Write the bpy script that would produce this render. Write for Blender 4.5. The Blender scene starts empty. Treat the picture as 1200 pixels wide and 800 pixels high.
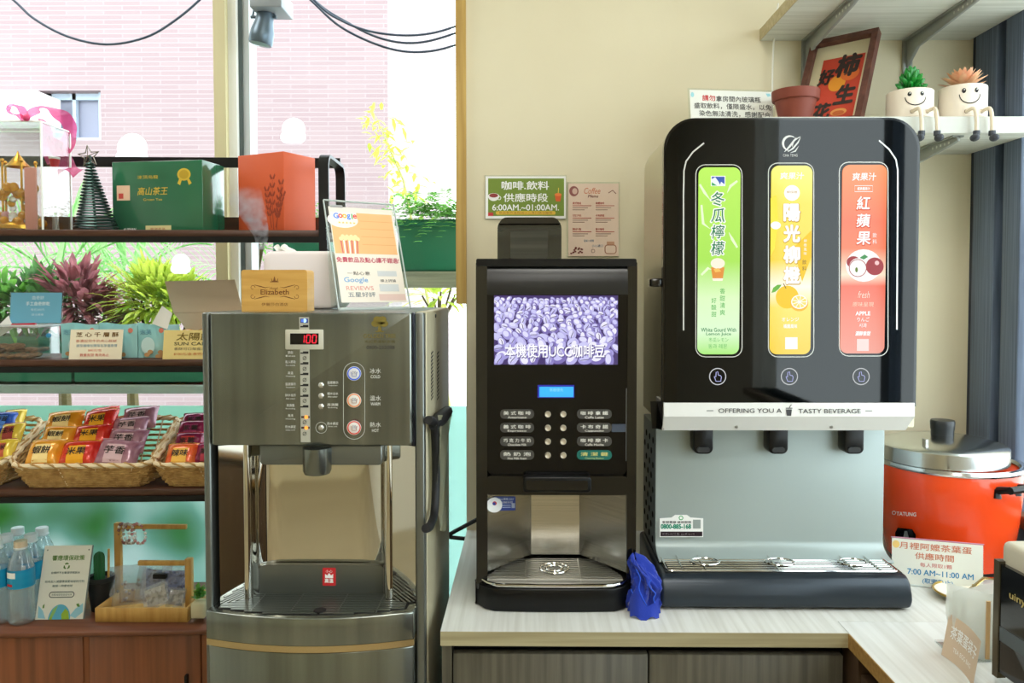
import bpy, bmesh, math, random
from mathutils import Vector, Matrix, Euler, noise
random.seed(7)
scn = bpy.context.scene
COL = scn.collection
PI = math.pi

# ------------------------------------------------------------------ camera
F, CX, CY = 900.0, 612.0, 369.0            # focal length and principal point in pixels of the 1200x800 frame
EYE = Vector((0, 0, 1.45))
YAW = math.atan((621 - CX) / F)             # vanishing point of the depth lines at (621, 340)
PITCH = math.atan((CY - 340) / F)
cam_d = bpy.data.cameras.new('camera')
cam = bpy.data.objects.new('camera', cam_d)
COL.objects.link(cam)
cam_d.sensor_width = 36
cam_d.lens = F / 1200 * 36
cam_d.shift_x = -(CX - 600) / 1200
cam_d.shift_y = (CY - 400) / 1200
cam_d.clip_start = 0.02
cam.location = EYE
cam.rotation_euler = (PI / 2 - PITCH, 0, YAW)
scn.camera = cam
CAMROT = Euler((PI / 2 - PITCH, 0, YAW)).to_matrix()

# ------------------------------------------------------------------ world, lights, exposure
vs = scn.view_settings
vs.view_transform = 'Standard'
vs.look = 'None'
vs.exposure = 0.0
vs.gamma = 1.0
vs.use_curve_mapping = False
world = bpy.data.worlds.new('world')
scn.world = world
world.use_nodes = True
bg = world.node_tree.nodes['Background']
bg.inputs[0].default_value = (0.86, 0.94, 1.0, 1)
bg.inputs[1].default_value = 5.2            # bright overcast sky
CEIL = 2.75
FILL_W = 11.5                               # each added ceiling fill panel, watts
scn.cycles.use_denoising = True
scn.cycles.max_bounces = 10
scn.cycles.diffuse_bounces = 5
scn.cycles.transparent_max_bounces = 24
scn.cycles.sample_clamp_indirect = 6.0

# ------------------------------------------------------------------ pixel <-> world
def ray(px, py):
    return (CAMROT @ Vector(((px - CX) / F, -(py - CY) / F, -1.0)))
def P(px, py, Y):                           # the point on the frontal plane y = Y
    d = ray(px, py); return EYE + d * (Y / d.y)
def PZ(px, py, Z):                          # on the level plane z = Z
    d = ray(px, py); return EYE + d * ((Z - EYE.z) / d.z)
def PXX(px, py, X):                         # on the plane x = X
    d = ray(px, py); return EYE + d * (X / d.x)
def PN(px, py, o, n):
    d = ray(px, py); return EYE + d * ((o - EYE).dot(n) / d.dot(n))

# ------------------------------------------------------------------ materials
def lin(c):
    return tuple(((x / 255) / 12.92 if x / 255 <= .04045 else ((x / 255 + .055) / 1.055) ** 2.4) for x in c[:3]) + (1,)
MATS = {}
def mat(name, col, rough=.5, metal=0., emit=None, noise=None, bump=None, coat=0, trans=0, ior=1.45, spec=.5, sheen=0, sub=0, aniso=0):
    if name in MATS: return MATS[name]
    m = bpy.data.materials.new(name); m.use_nodes = True
    nt = m.node_tree; b = nt.nodes['Principled BSDF']; L = nt.links
    c = lin(col)
    b.inputs['Base Color'].default_value = c
    b.inputs['Roughness'].default_value = rough
    b.inputs['Metallic'].default_value = metal
    b.inputs['Coat Weight'].default_value = coat
    b.inputs['Coat Roughness'].default_value = .04
    b.inputs['Transmission Weight'].default_value = trans
    b.inputs['IOR'].default_value = ior
    b.inputs['Specular IOR Level'].default_value = spec
    b.inputs['Sheen Weight'].default_value = sheen
    b.inputs['Subsurface Weight'].default_value = sub
    b.inputs['Anisotropic'].default_value = aniso
    if emit:
        b.inputs['Emission Color'].default_value = lin(emit[0])
        b.inputs['Emission Strength'].default_value = emit[1]
    if noise or bump:
        tc = nt.nodes.new('ShaderNodeTexCoord')
        mp = nt.nodes.new('ShaderNodeMapping'); L.new(tc.outputs['Object'], mp.inputs[0])
    if noise:                               # (scale xyz, second colour, detail, contrast)
        sc, col2 = noise[0], noise[1]
        lo, hi = noise[3] if len(noise) > 3 else (.35, .65)
        mp.inputs['Scale'].default_value = sc
        n = nt.nodes.new('ShaderNodeTexNoise'); n.inputs['Scale'].default_value = 1
        n.inputs['Detail'].default_value = noise[2] if len(noise) > 2 else 4
        L.new(mp.outputs[0], n.inputs['Vector'])
        r = nt.nodes.new('ShaderNodeValToRGB'); r.color_ramp.elements[0].position = lo; r.color_ramp.elements[1].position = hi
        r.color_ramp.elements[0].color = c; r.color_ramp.elements[1].color = lin(col2)
        L.new(n.outputs['Fac'], r.inputs[0]); L.new(r.outputs[0], b.inputs['Base Color'])
    if bump:                                # (scale xyz, strength, distance)
        mp2 = nt.nodes.new('ShaderNodeMapping'); L.new(tc.outputs['Object'], mp2.inputs[0]); mp2.inputs['Scale'].default_value = bump[0]
        n2 = nt.nodes.new('ShaderNodeTexNoise'); n2.inputs['Scale'].default_value = 1; n2.inputs['Detail'].default_value = 3
        L.new(mp2.outputs[0], n2.inputs['Vector'])
        bp = nt.nodes.new('ShaderNodeBump'); bp.inputs['Strength'].default_value = bump[1]; bp.inputs['Distance'].default_value = bump[2]
        L.new(n2.outputs['Fac'], bp.inputs['Height']); L.new(bp.outputs[0], b.inputs['Normal'])
    MATS[name] = m
    return m
def clear(name, tint=(255, 255, 255), gloss=.08, edge=.5, rough=.0, haze=None, hz=0., thru=.5):
    """thin clear sheet: lets light straight through, reflects more at grazing angles"""
    if name in MATS: return MATS[name]
    m = bpy.data.materials.new(name); m.use_nodes = True
    nt = m.node_tree; L = nt.links; nt.nodes.clear()
    out = nt.nodes.new('ShaderNodeOutputMaterial'); mx = nt.nodes.new('ShaderNodeMixShader')
    t = nt.nodes.new('ShaderNodeBsdfTransparent'); t.inputs[0].default_value = lin(tint)
    g = nt.nodes.new('ShaderNodeBsdfGlossy'); g.inputs['Roughness'].default_value = rough
    lw = nt.nodes.new('ShaderNodeLayerWeight'); lw.inputs[0].default_value = .25
    mr = nt.nodes.new('ShaderNodeMapRange'); mr.inputs[3].default_value = gloss; mr.inputs[4].default_value = edge
    L.new(lw.outputs['Facing'], mr.inputs[0]); L.new(mr.outputs[0], mx.inputs[0])
    L.new(t.outputs[0], mx.inputs[1]); L.new(g.outputs[0], mx.inputs[2])
    last = mx
    if haze:
        d = nt.nodes.new('ShaderNodeBsdfDiffuse'); d.inputs[0].default_value = lin(haze)
        tr = nt.nodes.new('ShaderNodeBsdfTranslucent'); tr.inputs[0].default_value = lin(haze)
        ad = nt.nodes.new('ShaderNodeMixShader'); ad.inputs[0].default_value = thru; L.new(d.outputs[0], ad.inputs[1]); L.new(tr.outputs[0], ad.inputs[2])
        m2 = nt.nodes.new('ShaderNodeMixShader'); m2.inputs[0].default_value = hz
        L.new(mx.outputs[0], m2.inputs[1]); L.new(ad.outputs[0], m2.inputs[2]); last = m2
    L.new(last.outputs[0], out.inputs[0])
    MATS[name] = m
    return m
def ink(col, rough=.6): return mat('ink_%d_%d_%d' % tuple(col), col, rough)
def glow(col, s=1.0): return mat('glow_%d_%d_%d_%g' % (*col, s), (0, 0, 0), .4, emit=(col, s))

# ------------------------------------------------------------------ geometry collector (world coordinates)
def rrect(x0, x1, z0, z1, r, seg=6):
    if not isinstance(r, (tuple, list)): r = (r,) * 4        # corners: top-left, top-right, bottom-right, bottom-left
    pts = []
    for (cx, cz, rr, a0) in ((x0, z1, r[0], PI), (x1, z1, r[1], PI / 2), (x1, z0, r[2], 0), (x0, z0, r[3], -PI / 2)):
        sx = 1 if cx == x0 else -1; sz = 1 if cz == z0 else -1
        if rr <= 0: pts.append((cx, cz)); continue
        for i in range(seg + 1):
            a = a0 - i / seg * PI / 2
            pts.append((cx + sx * rr + rr * math.cos(a), cz + sz * rr + rr * math.sin(a)))
    return pts
class G:
    def __init__(s): s.v = []; s.f = []
    def add(s, v, f):
        k = len(s.v); s.v += [Vector(p) for p in v]; s.f += [tuple(i + k for i in q) for q in f]; return s
    def box(s, x0, x1, y0, y1, z0, z1):
        x0, x1 = sorted((x0, x1)); y0, y1 = sorted((y0, y1)); z0, z1 = sorted((z0, z1))
        return s.add([(x0, y0, z0), (x1, y0, z0), (x1, y1, z0), (x0, y1, z0), (x0, y0, z1), (x1, y0, z1), (x1, y1, z1), (x0, y1, z1)],
                     [(0, 3, 2, 1), (4, 5, 6, 7), (0, 1, 5, 4), (1, 2, 6, 5), (2, 3, 7, 6), (3, 0, 4, 7)])
    def fb(s, a, b, c, d, Y0, Y1):          # box whose front face covers the pixel rectangle a..b, c..d at depth Y0
        m = P((a + b) / 2, (c + d) / 2, Y0)
        return s.box(P(a, (c + d) / 2, Y0).x, P(b, (c + d) / 2, Y0).x, Y0, Y1, P((a + b) / 2, d, Y0).z, P((a + b) / 2, c, Y0).z)
    def prism(s, poly, fn, a, b):           # poly of 2D points, fn(u, v, w) -> point, w from a to b
        n = len(poly)
        v = [fn(p[0], p[1], a) for p in poly] + [fn(p[0], p[1], b) for p in poly]
        f = [tuple(range(n)), tuple(range(2 * n - 1, n - 1, -1))] + [(i, i + n, (i + 1) % n + n, (i + 1) % n) for i in range(n)]
        return s.add(v, f)
    def fplate(s, a, b, c, d, Y0, Y1, r, seg=6):   # rounded frontal plate, pixel rectangle and pixel radius
        k = Y0 / F
        x0 = P(a, (c + d) / 2, Y0).x; x1 = P(b, (c + d) / 2, Y0).x; z0 = P((a + b) / 2, d, Y0).z; z1 = P((a + b) / 2, c, Y0).z
        rr = tuple(q * k for q in r) if isinstance(r, (tuple, list)) else r * k
        return s.prism(rrect(x0, x1, z0, z1, rr, seg), lambda u, v, w: (u, w, v), Y0, Y1)
    def lathe(s, prof, c, n=32, ax=(0, 0, 1), cap=True, sx=1, sy=1):
        c = Vector(c); q = Vector((0, 0, 1)).rotation_difference(Vector(ax)).to_matrix()
        k = len(prof); v = []
        for r, z in prof:
            for i in range(n):
                a = 2 * PI * i / n
                v.append(c + q @ Vector((r * math.cos(a) * sx, r * math.sin(a) * sy, z)))
        f = [(j * n + i, j * n + (i + 1) % n, (j + 1) * n + (i + 1) % n, (j + 1) * n + i) for j in range(k - 1) for i in range(n)]
        if cap:
            if prof[0][0] > 1e-5: f.append(tuple(reversed(range(n))))
            if prof[-1][0] > 1e-5: f.append(tuple(range((k - 1) * n, k * n)))
        return s.add(v, f)
    def cyl(s, p0, p1, r0, r1=None, n=16):
        p0 = Vector(p0); p1 = Vector(p1); d = p1 - p0
        return s.lathe([(r0, 0), (r1 if r1 is not None else r0, d.length)], p0, n, d.normalized())
    def tube(s, pts, r, n=8, closed=False, flat=None):
        pts = [Vector(p) for p in pts]; m = len(pts); v = []; up = None
        rad = r if isinstance(r, (list, tuple)) else [r] * m
        for i, p in enumerate(pts):
            a = pts[(i - 1) % m] if closed or i else p; b = pts[(i + 1) % m] if closed or i < m - 1 else p
            t = (b - a).normalized() if (b - a).length > 1e-9 else Vector((0, 0, 1))
            if up is None: up = Vector((0, 0, 1)) if abs(t.z) < .9 else Vector((1, 0, 0))
            x = t.cross(up).normalized(); up = x.cross(t).normalized()
            for j in range(n):
                an = 2 * PI * j / n
                v.append(p + x * math.cos(an) * rad[i] * (flat[0] if flat else 1) + up * math.sin(an) * rad[i] * (flat[1] if flat else 1))
        f = [(i * n + j, i * n + (j + 1) % n, ((i + 1) % m) * n + (j + 1) % n, ((i + 1) % m) * n + j) for i in range(m if closed else m - 1) for j in range(n)]
        if not closed: f += [tuple(reversed(range(n))), tuple(range((m - 1) * n, m * n))]
        return s.add(v, f)
    def grid(s, fn, nu, nv, wrap=False):
        v = [fn(i / nu, j / nv) for j in range(nv + 1) for i in range(nu + (0 if wrap else 1))]
        w = nu if wrap else nu + 1
        f = [(j * w + i, j * w + (i + 1) % w, (j + 1) * w + (i + 1) % w, (j + 1) * w + i) for j in range(nv) for i in range(nu)]
        return s.add(v, f)
    def ball(s, c, r, n=12, m=8, sc=(1, 1, 1)):
        c = Vector(c)
        return s.lathe([(max(r * math.sin(PI * j / m), 1e-4), -r * math.cos(PI * j / m)) for j in range(m + 1)], (0, 0, 0), n, cap=False).mv(len(s.v) - n * (m + 1), lambda p: c + Vector((p.x * sc[0], p.y * sc[1], p.z * sc[2])))
    def mv(s, k0, fn):
        for i in range(k0, len(s.v)): s.v[i] = Vector(fn(s.v[i]))
        return s
    def xf(s, M):
        s.v = [M @ p for p in s.v]; return s
    def leaf(s, p, d, L, w, bend=.3, up=(0, 0, 1), n=4, fold=.25):
        p = Vector(p); d = Vector(d).normalized(); up = Vector(up)
        x = d.cross(up)
        if x.length < 1e-3: x = Vector((1, 0, 0))
        x.normalize(); u = x.cross(d).normalized(); v = []
        for i in range(n + 1):
            t = i / n; q = p + d * L * t - Vector((0, 0, 1)) * bend * L * t * t
            ww = w * math.sin(PI * min(1, .12 + .88 * t)) ** .8 + .0004
            v += [q - x * ww + u * ww * fold, q, q + x * ww + u * ww * fold]
        f = []
        for i in range(n):
            k = i * 3; f += [(k, k + 1, k + 4, k + 3), (k + 1, k + 2, k + 5, k + 4)]
        return s.add(v, f)

def apply_mesh(name, g, m, smooth, bevel):
    me = bpy.data.meshes.new(name)
    lo = Vector((min(p.x for p in g.v), min(p.y for p in g.v), min(p.z for p in g.v)))
    hi = Vector((max(p.x for p in g.v), max(p.y for p in g.v), max(p.z for p in g.v)))
    c = Vector(((lo.x + hi.x) / 2, (lo.y + hi.y) / 2, lo.z))
    me.from_pydata([p - c for p in g.v], [], g.f)
    bm = bmesh.new(); bm.from_mesh(me)
    bmesh.ops.recalc_face_normals(bm, faces=bm.faces)
    if bevel:
        ed = [e for e in bm.edges if len(e.link_faces) == 2 and e.calc_face_angle(0) > .5]
        bmesh.ops.bevel(bm, geom=ed, offset=bevel[0], segments=bevel[1], profile=.5, affect='EDGES', clamp_overlap=True)
    bm.to_mesh(me); bm.free()
    if smooth:
        for p in me.polygons: p.use_smooth = True
        me.set_sharp_from_angle(angle=smooth if smooth is not True else .7)
    if m: me.materials.append(m)
    return me, c
LOC = {}
def obj(name, g, m, parent=None, smooth=None, bevel=None, kind=None, label=None):
    if bevel and smooth is None: smooth = .9
    me, c = apply_mesh(name, g, m, smooth, bevel)
    o = bpy.data.objects.new(name, me); COL.objects.link(o)
    LOC[o.name] = c
    if parent is not None:
        o.parent = parent; o.location = c - LOC[parent.name]
    else: o.location = c
    if kind: o['kind'] = kind
    if label: o['label'] = label
    return o
def tag(o, label, cat, group=None):
    o['label'] = label; o['category'] = cat
    if group: o['group'] = group
    return o
def thing(name, label, cat, loc, group=None):
    o = bpy.data.objects.new(name, None); COL.objects.link(o)
    o.empty_display_size = .05
    o.location = loc; LOC[o.name] = Vector(loc)
    return tag(o, label, cat, group)
def struct(name, g, m, parent=None, **k):
    o = obj(name, g, m, parent, **k)
    if parent is None: o['kind'] = 'structure'
    return o
def sthing(name, loc):
    o = bpy.data.objects.new(name, None); COL.objects.link(o); o.location = loc; LOC[o.name] = Vector(loc); o['kind'] = 'structure'; o.empty_display_size = .05
    return o
def dup(root, loc, rotz=None, label=None, group=None, scale=None):
    r = root.copy(); COL.objects.link(r); r.location = loc; LOC[r.name] = Vector(loc)
    if rotz is not None: r.rotation_euler = (0, 0, rotz)
    if scale: r.scale = scale
    if label: r['label'] = label
    if group: r['group'] = group
    for ch in list(root.children):
        c = ch.copy(); COL.objects.link(c); c.parent = r
        for q in ch.children:
            e = q.copy(); COL.objects.link(e); e.parent = c
    return r

# ------------------------------------------------------------------ flat print: lettering and marks on a surface
TXT = {}
def glyphs(body, bold=0, shear=0, space=1.0):
    key = (body, bold, shear, space)
    if key not in TXT:
        c = bpy.data.curves.new('t', 'FONT'); c.body = body; c.offset = bold; c.shear = shear; c.resolution_u = 3; c.space_character = space
        c.space_line = 1.0
        o = bpy.data.objects.new('t', c)
        me = bpy.data.meshes.new_from_object(o)
        v = [(p.co.x, p.co.y) for p in me.vertices]; f = [tuple(q.vertices) for q in me.polygons]
        bpy.data.objects.remove(o); bpy.data.curves.remove(c); bpy.data.meshes.remove(me)
        if v:
            x0 = min(p[0] for p in v); x1 = max(p[0] for p in v); y0 = min(p[1] for p in v); y1 = max(p[1] for p in v)
            v = [(p[0] - (x0 + x1) / 2, p[1] - (y0 + y1) / 2) for p in v]
            TXT[key] = (v, f, x1 - x0, y1 - y0)
        else: TXT[key] = ([], [], 1, 1)
    return TXT[key]
class Print:
    """marks laid on a surface: fn(u, v) gives the world point, v runs downwards; n is the way the surface faces"""
    def __init__(s, fn, n, eps=.00022): s.fn = fn; s.n = Vector(n); s.eps = eps; s.v = []; s.f = []; s.m = []; s.mats = []
    def raw(s, pts, faces, m, k=1):
        b = len(s.v); s.v += [s.fn(u, v) + s.n * s.eps * k for u, v in pts]
        if m not in s.mats: s.mats.append(m)
        for q in faces: s.f.append(tuple(i + b for i in q)); s.m.append(s.mats.index(m))
        return s
    def poly(s, pts, m, k=1): return s.raw(pts, [tuple(range(len(pts)))], m, k)
    def rect(s, u0, u1, v0, v1, m, k=1, r=0):
        if r: return s.poly(rrect(u0, u1, v0, v1, r, 5), m, k)
        return s.poly([(u0, v0), (u1, v0), (u1, v1), (u0, v1)], m, k)
    def disc(s, cu, cv, ru, m, k=1, rv=None, n=24, a0=0, a1=2 * PI):
        rv = rv or ru
        return s.poly([(cu + ru * math.cos(a0 + (a1 - a0) * i / n), cv + rv * math.sin(a0 + (a1 - a0) * i / n)) for i in range(n + (0 if a1 - a0 > 6.2 else 1))], m, k)
    def line(s, pts, w, m, k=1, closed=False):
        n = len(pts); L = []; R = []
        for i in range(n):
            a = pts[(i - 1) % n] if closed or i else pts[0]; b = pts[(i + 1) % n] if closed or i < n - 1 else pts[-1]
            dx, dy = b[0] - a[0], b[1] - a[1]; q = math.hypot(dx, dy) or 1
            ww = w[i] if isinstance(w, (list, tuple)) else w
            nx, ny = -dy / q * ww / 2, dx / q * ww / 2
            L.append((pts[i][0] + nx, pts[i][1] + ny)); R.append((pts[i][0] - nx, pts[i][1] - ny))
        f = [(i, (i + 1) % n, n + (i + 1) % n, n + i) for i in range(n if closed else n - 1)]
        return s.raw(L + R, f, m, k)
    def ring(s, cu, cv, r, w, m, k=1, n=28):
        return s.line([(cu + r * math.cos(2 * PI * i / n), cv + r * math.sin(2 * PI * i / n)) for i in range(n)], w, m, k, True)
    def frame(s, u0, u1, v0, v1, w, m, k=1, r=0):
        return s.line(rrect(u0, u1, v0, v1, r, 5) if r else [(u0, v0), (u1, v0), (u1, v1), (u0, v1)], w, m, k, True)
    def text(s, body, cu, cv, h, m, w=None, k=3, bold=0.0, shear=0, space=1.0, rot=0):
        v, f, gw, gh = glyphs(body, 0, shear, space)
        sy = h / gh; sx = w / gw if w else sy
        ca, sa = math.cos(rot), math.sin(rot)
        b = bold * .8                        # heavier strokes: the same glyphs laid again, a little shifted
        offs = [(0, 0)] if b <= 0 else [(b, 0), (-b, 0), (0, b), (0, -b)] if b < .03 else [(b * math.cos(i * PI / 4), b * math.sin(i * PI / 4)) for i in range(8)]
        for j, (du, dv) in enumerate(offs):
            s.raw([(cu + (p[0] + du) * sx * ca + (p[1] + dv) * sy * sa, cv - (p[1] + dv) * sy * ca + (p[0] + du) * sx * sa) for p in v], f, m, k + j * .12)
        return s
    def col(s, body, cu, v0, v1, h, m, w=None, k=3, bold=0.0, shear=0):      # a column of characters
        n = len(body)
        for i, ch in enumerate(body): s.text(ch, cu, v0 + (v1 - v0) * (i / (n - 1) if n > 1 else .5), h, m, w, k, bold, shear)
        return s
    def build(s, name, parent, label=None):
        me = bpy.data.meshes.new(name)
        c = Vector((sum(p.x for p in s.v) / len(s.v), sum(p.y for p in s.v) / len(s.v), sum(p.z for p in s.v) / len(s.v)))
        me.from_pydata([p - c for p in s.v], [], s.f)
        for m in s.mats: me.materials.append(m)
        me.polygons.foreach_set('material_index', s.m)
        me.update()
        o = bpy.data.objects.new(name, me); COL.objects.link(o); LOC[o.name] = c
        if parent is not None: o.parent = parent; o.location = c - LOC[parent.name]
        else: o.location = c
        if label: o['label'] = label
        return o
def front_print(Y): return Print(lambda u, v: P(u, v, Y), (0, -1, 0))
def plane_map(o, U, V, wu, hv):             # o = top-left world corner, U along width, V down, in units wu x hv
    o = Vector(o); U = Vector(U) / wu; V = Vector(V) / hv
    n = V.cross(U).normalized()
    if n.dot(EYE - o) < 0: n = -n
    return (lambda u, v: o + U * u + V * v), n
def lerp(a, b, t): return a + (b - a) * t
def sheet(o, U, V, th, n):                  # thin plate with its front face on the quad o, o+U, o+U+V, o+V
    o = Vector(o); U = Vector(U); V = Vector(V); n = Vector(n)
    q = [o, o + U, o + U + V, o + V]
    return G().add(q + [p - n * th for p in q], [(0, 1, 2, 3), (7, 6, 5, 4), (0, 4, 5, 1), (1, 5, 6, 2), (2, 6, 7, 3), (3, 7, 4, 0)])

# shared materials
acrylic = clear('clear_acrylic', (250, 253, 252), .04, .3)
acr_edge = mat('acrylic_edge', (225, 235, 232), .15, trans=.4)
black_gloss = mat('black_gloss_plastic', (10, 11, 11), .12, coat=.5)
black_satin = mat('black_satin_plastic', (9, 10, 11), .32, spec=.35)
black_matte = mat('black_rubber', (14, 14, 15), .6)
steel = mat('brushed_steel', (196, 196, 192), .28, 1, noise=((3, 3, 300), (170, 170, 165), 2))
chrome = mat('polished_steel', (215, 214, 208), .07, 1)
white_pl = mat('white_plastic', (235, 233, 228), .35)
paper = mat('white_paper', (240, 240, 236), .7)
WHITE = ink((245, 245, 242)); BLACK = ink((25, 24, 24)); DGREY = ink((70, 70, 70)); RED = ink((200, 40, 45))
# ------------------------------------------------------------------ the room shell
YC, YW = 1.35, 1.93                          # counter front edge, back wall
ZT = P(755, 741, YC).z                       # worktop height
XR = 1.10                                    # right wall
XW = P(546, 300, YW).x                       # left end of the back wall
WY = 2.25                                    # window plane
beige = mat('cream_wall_paint', (226, 217, 188), .75, noise=((3, 3, 3), (222, 212, 182), 3), bump=((140, 140, 140), .08, .002))
white_wall = mat('white_wall_paint', (222, 218, 205), .8)
struct('floor', G().box(-3.2, 1.3, -3.0, 2.4, -.05, 0), mat('grey_floor_tile', (178, 166, 140), .35, noise=((2, 2, 2), (166, 154, 128), 4)))
struct('ceiling', G().box(-3.2, 1.3, -3.0, 2.4, CEIL, CEIL + .05), white_wall)
struct('wall_back', G().box(XW, 1.3, YW, YW + .12, 0, CEIL), beige)
struct('wall_front', G().box(-3.2, 1.3, -3.1, -3.0, 0, CEIL), mat('plain_room_wall', (226, 214, 180), .8))
struct('wall_left', G().box(-3.3, -3.2, -3.0, 2.4, 0, CEIL), white_wall)
RW0, RW1, RZ0, RZ1 = -1.0, 1.722, .955, 2.45  # right window opening
struct('wall_right', G().box(XR + .03, XR + .15, -3.0, YW, 0, RZ0).box(XR + .03, XR + .15, -3.0, YW, RZ1, CEIL)
       .box(XR + .03, XR + .15, -3.0, RW0, RZ0, RZ1).box(XR + .03, XR + .15, RW1, YW, RZ0, RZ1), white_wall)
trim = mat('bare_yellow_wood', (205, 172, 98), .6, noise=((60, 60, 3), (178, 142, 74), 4))
struct('trim_1', G().fb(534, 546, -60, 356, YW - .012, YW + .03), trim)

# right window: dark boarded jamb, sill, glass
dark_board = mat('dark_stained_board', (104, 118, 140), .55, noise=((60, 300, 3), (78, 90, 110), 3), bump=((200, 400, 6), .15, .002))
dark_gap = mat('dark_jamb_groove', (34, 42, 60), .5)
w2 = sthing('window_2', (XR, 1.3, RZ0))
struct('jamb_back', G().box(XR + .012, XR + .03, RW1, YW, 0, CEIL), dark_gap, w2)
for a, b, d in ((1.82, 1.907, .0), (1.722, 1.787, .0)):
    struct('jamb_board', G().box(XR - .012 + d, XR + .02, a, b, ZT, CEIL), dark_board, w2, bevel=(.003, 2))
struct('jamb_strip', G().box(XR - .004, XR + .02, 1.907, YW, ZT, CEIL), dark_gap, w2)
struct('window_sill', G().box(XR - .02, XR + .15, RW0, RW1, RZ0 - .03, RZ0), mat('sill_wood', (120, 96, 74), .5), w2, bevel=(.004, 2))
struct('window_rail', G().box(XR + .06, XR + .1, RW0, RW1, 2.38, RZ1).box(XR + .06, XR + .1, .35, .41, RZ0, RZ1), dark_board, w2)
win_glass = clear('window_glass', (250, 253, 252), .008, .15)
struct('pane', G().box(XR + .078, XR + .082, RW0, RW1, RZ0, 2.38), win_glass, w2)

# left window: posts, panes, printed frosted film on the lower half
w1 = sthing('window_1', (-1, WY, 0))
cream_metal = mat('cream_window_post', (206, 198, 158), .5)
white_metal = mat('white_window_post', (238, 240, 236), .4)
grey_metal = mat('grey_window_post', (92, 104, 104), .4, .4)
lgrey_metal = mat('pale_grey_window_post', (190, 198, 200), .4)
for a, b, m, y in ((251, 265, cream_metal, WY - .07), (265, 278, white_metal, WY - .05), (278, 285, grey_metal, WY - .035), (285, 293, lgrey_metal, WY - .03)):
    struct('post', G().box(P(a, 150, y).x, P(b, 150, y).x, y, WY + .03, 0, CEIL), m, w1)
XP0, XP1 = P(252, 150, WY - .03).x, P(292, 150, WY - .03).x
ZF = P(150, 475, WY).z                       # top of the film
struct('pane', G().box(-3.2, XP0, WY, WY + .006, 0, CEIL), win_glass, w1)
struct('pane', G().box(XP1, 0.0, WY, WY + .006, 0, CEIL), win_glass, w1)
struct('post', G().box(-1.98, -1.92, WY - .05, WY + .03, 0, CEIL), cream_metal, w1)
def film_mat():
    m = bpy.data.materials.new('printed_frosted_film'); m.use_nodes = True; nt = m.node_tree; L = nt.links
    b = nt.nodes['Principled BSDF']; tc = nt.nodes.new('ShaderNodeTexCoord'); n = nt.nodes.new('ShaderNodeTexNoise')
    n.inputs['Scale'].default_value = 4.2; n.inputs['Detail'].default_value = 1
    r = nt.nodes.new('ShaderNodeValToRGB'); e = r.color_ramp.elements
    e[0].position = .36; e[0].color = lin((112, 168, 108)); e[1].position = .66; e[1].color = lin((214, 230, 228))
    for p, c in ((.45, (140, 180, 156)), (.54, (162, 198, 188))): x = e.new(p); x.color = lin(c)
    # the film pales towards its upper edge, where the print ends
    sx = nt.nodes.new('ShaderNodeSeparateXYZ'); L.new(tc.outputs['Object'], sx.inputs[0])
    mr = nt.nodes.new('ShaderNodeMapRange'); mr.inputs[1].default_value = ZF - .32; mr.inputs[2].default_value = ZF - .06
    L.new(sx.outputs['Z'], mr.inputs[0])
    mx = nt.nodes.new('ShaderNodeMix'); mx.data_type = 'RGBA'; mx.inputs[7].default_value = lin((190, 226, 214))
    L.new(mr.outputs[0], mx.inputs[0]); L.new(tc.outputs['Object'], n.inputs['Vector']); L.new(n.outputs['Fac'], r.inputs[0]); L.new(r.outputs[0], mx.inputs[6])
    t = nt.nodes.new('ShaderNodeBsdfTranslucent'); L.new(mx.outputs[2], t.inputs[0]); L.new(mx.outputs[2], b.inputs['Base Color']); b.inputs['Roughness'].default_value = .5
    ms = nt.nodes.new('ShaderNodeMixShader'); ms.inputs[0].default_value = .72
    L.new(b.outputs[0], ms.inputs[1]); L.new(t.outputs[0], ms.inputs[2]); L.new(ms.outputs[0], nt.nodes['Material Output'].inputs[0])
    return m
FILM = film_mat()
struct('frosted_film', G().box(-3.2, XP0, WY - .004, WY - .001, 0, ZF), FILM, w1)
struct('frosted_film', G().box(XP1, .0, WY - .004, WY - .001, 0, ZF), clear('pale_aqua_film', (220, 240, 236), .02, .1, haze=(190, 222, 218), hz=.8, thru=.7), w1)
pr = Print(lambda u, v: P(u, v, WY - .006), (0, -1, 0))
dw = clear('white_decal', (255, 255, 255), .02, .05, haze=(250, 252, 252), hz=.95, thru=.85)
def ghost(cx, cy, r):
    pr.disc(cx, cy, r, dw, 1); pr.disc(cx - r * .55, cy + r * .6, r * .55, dw, 2); pr.disc(cx + r * .55, cy + r * .6, r * .5, dw, 3); pr.rect(cx - r * .6, cx + r * .7, cy, cy + r * 1.15, dw, 4)
ghost(155, 174, 18); ghost(212, 308, 11); ghost(344, 152, 14)
pr.build('window_decal', w1)

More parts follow.
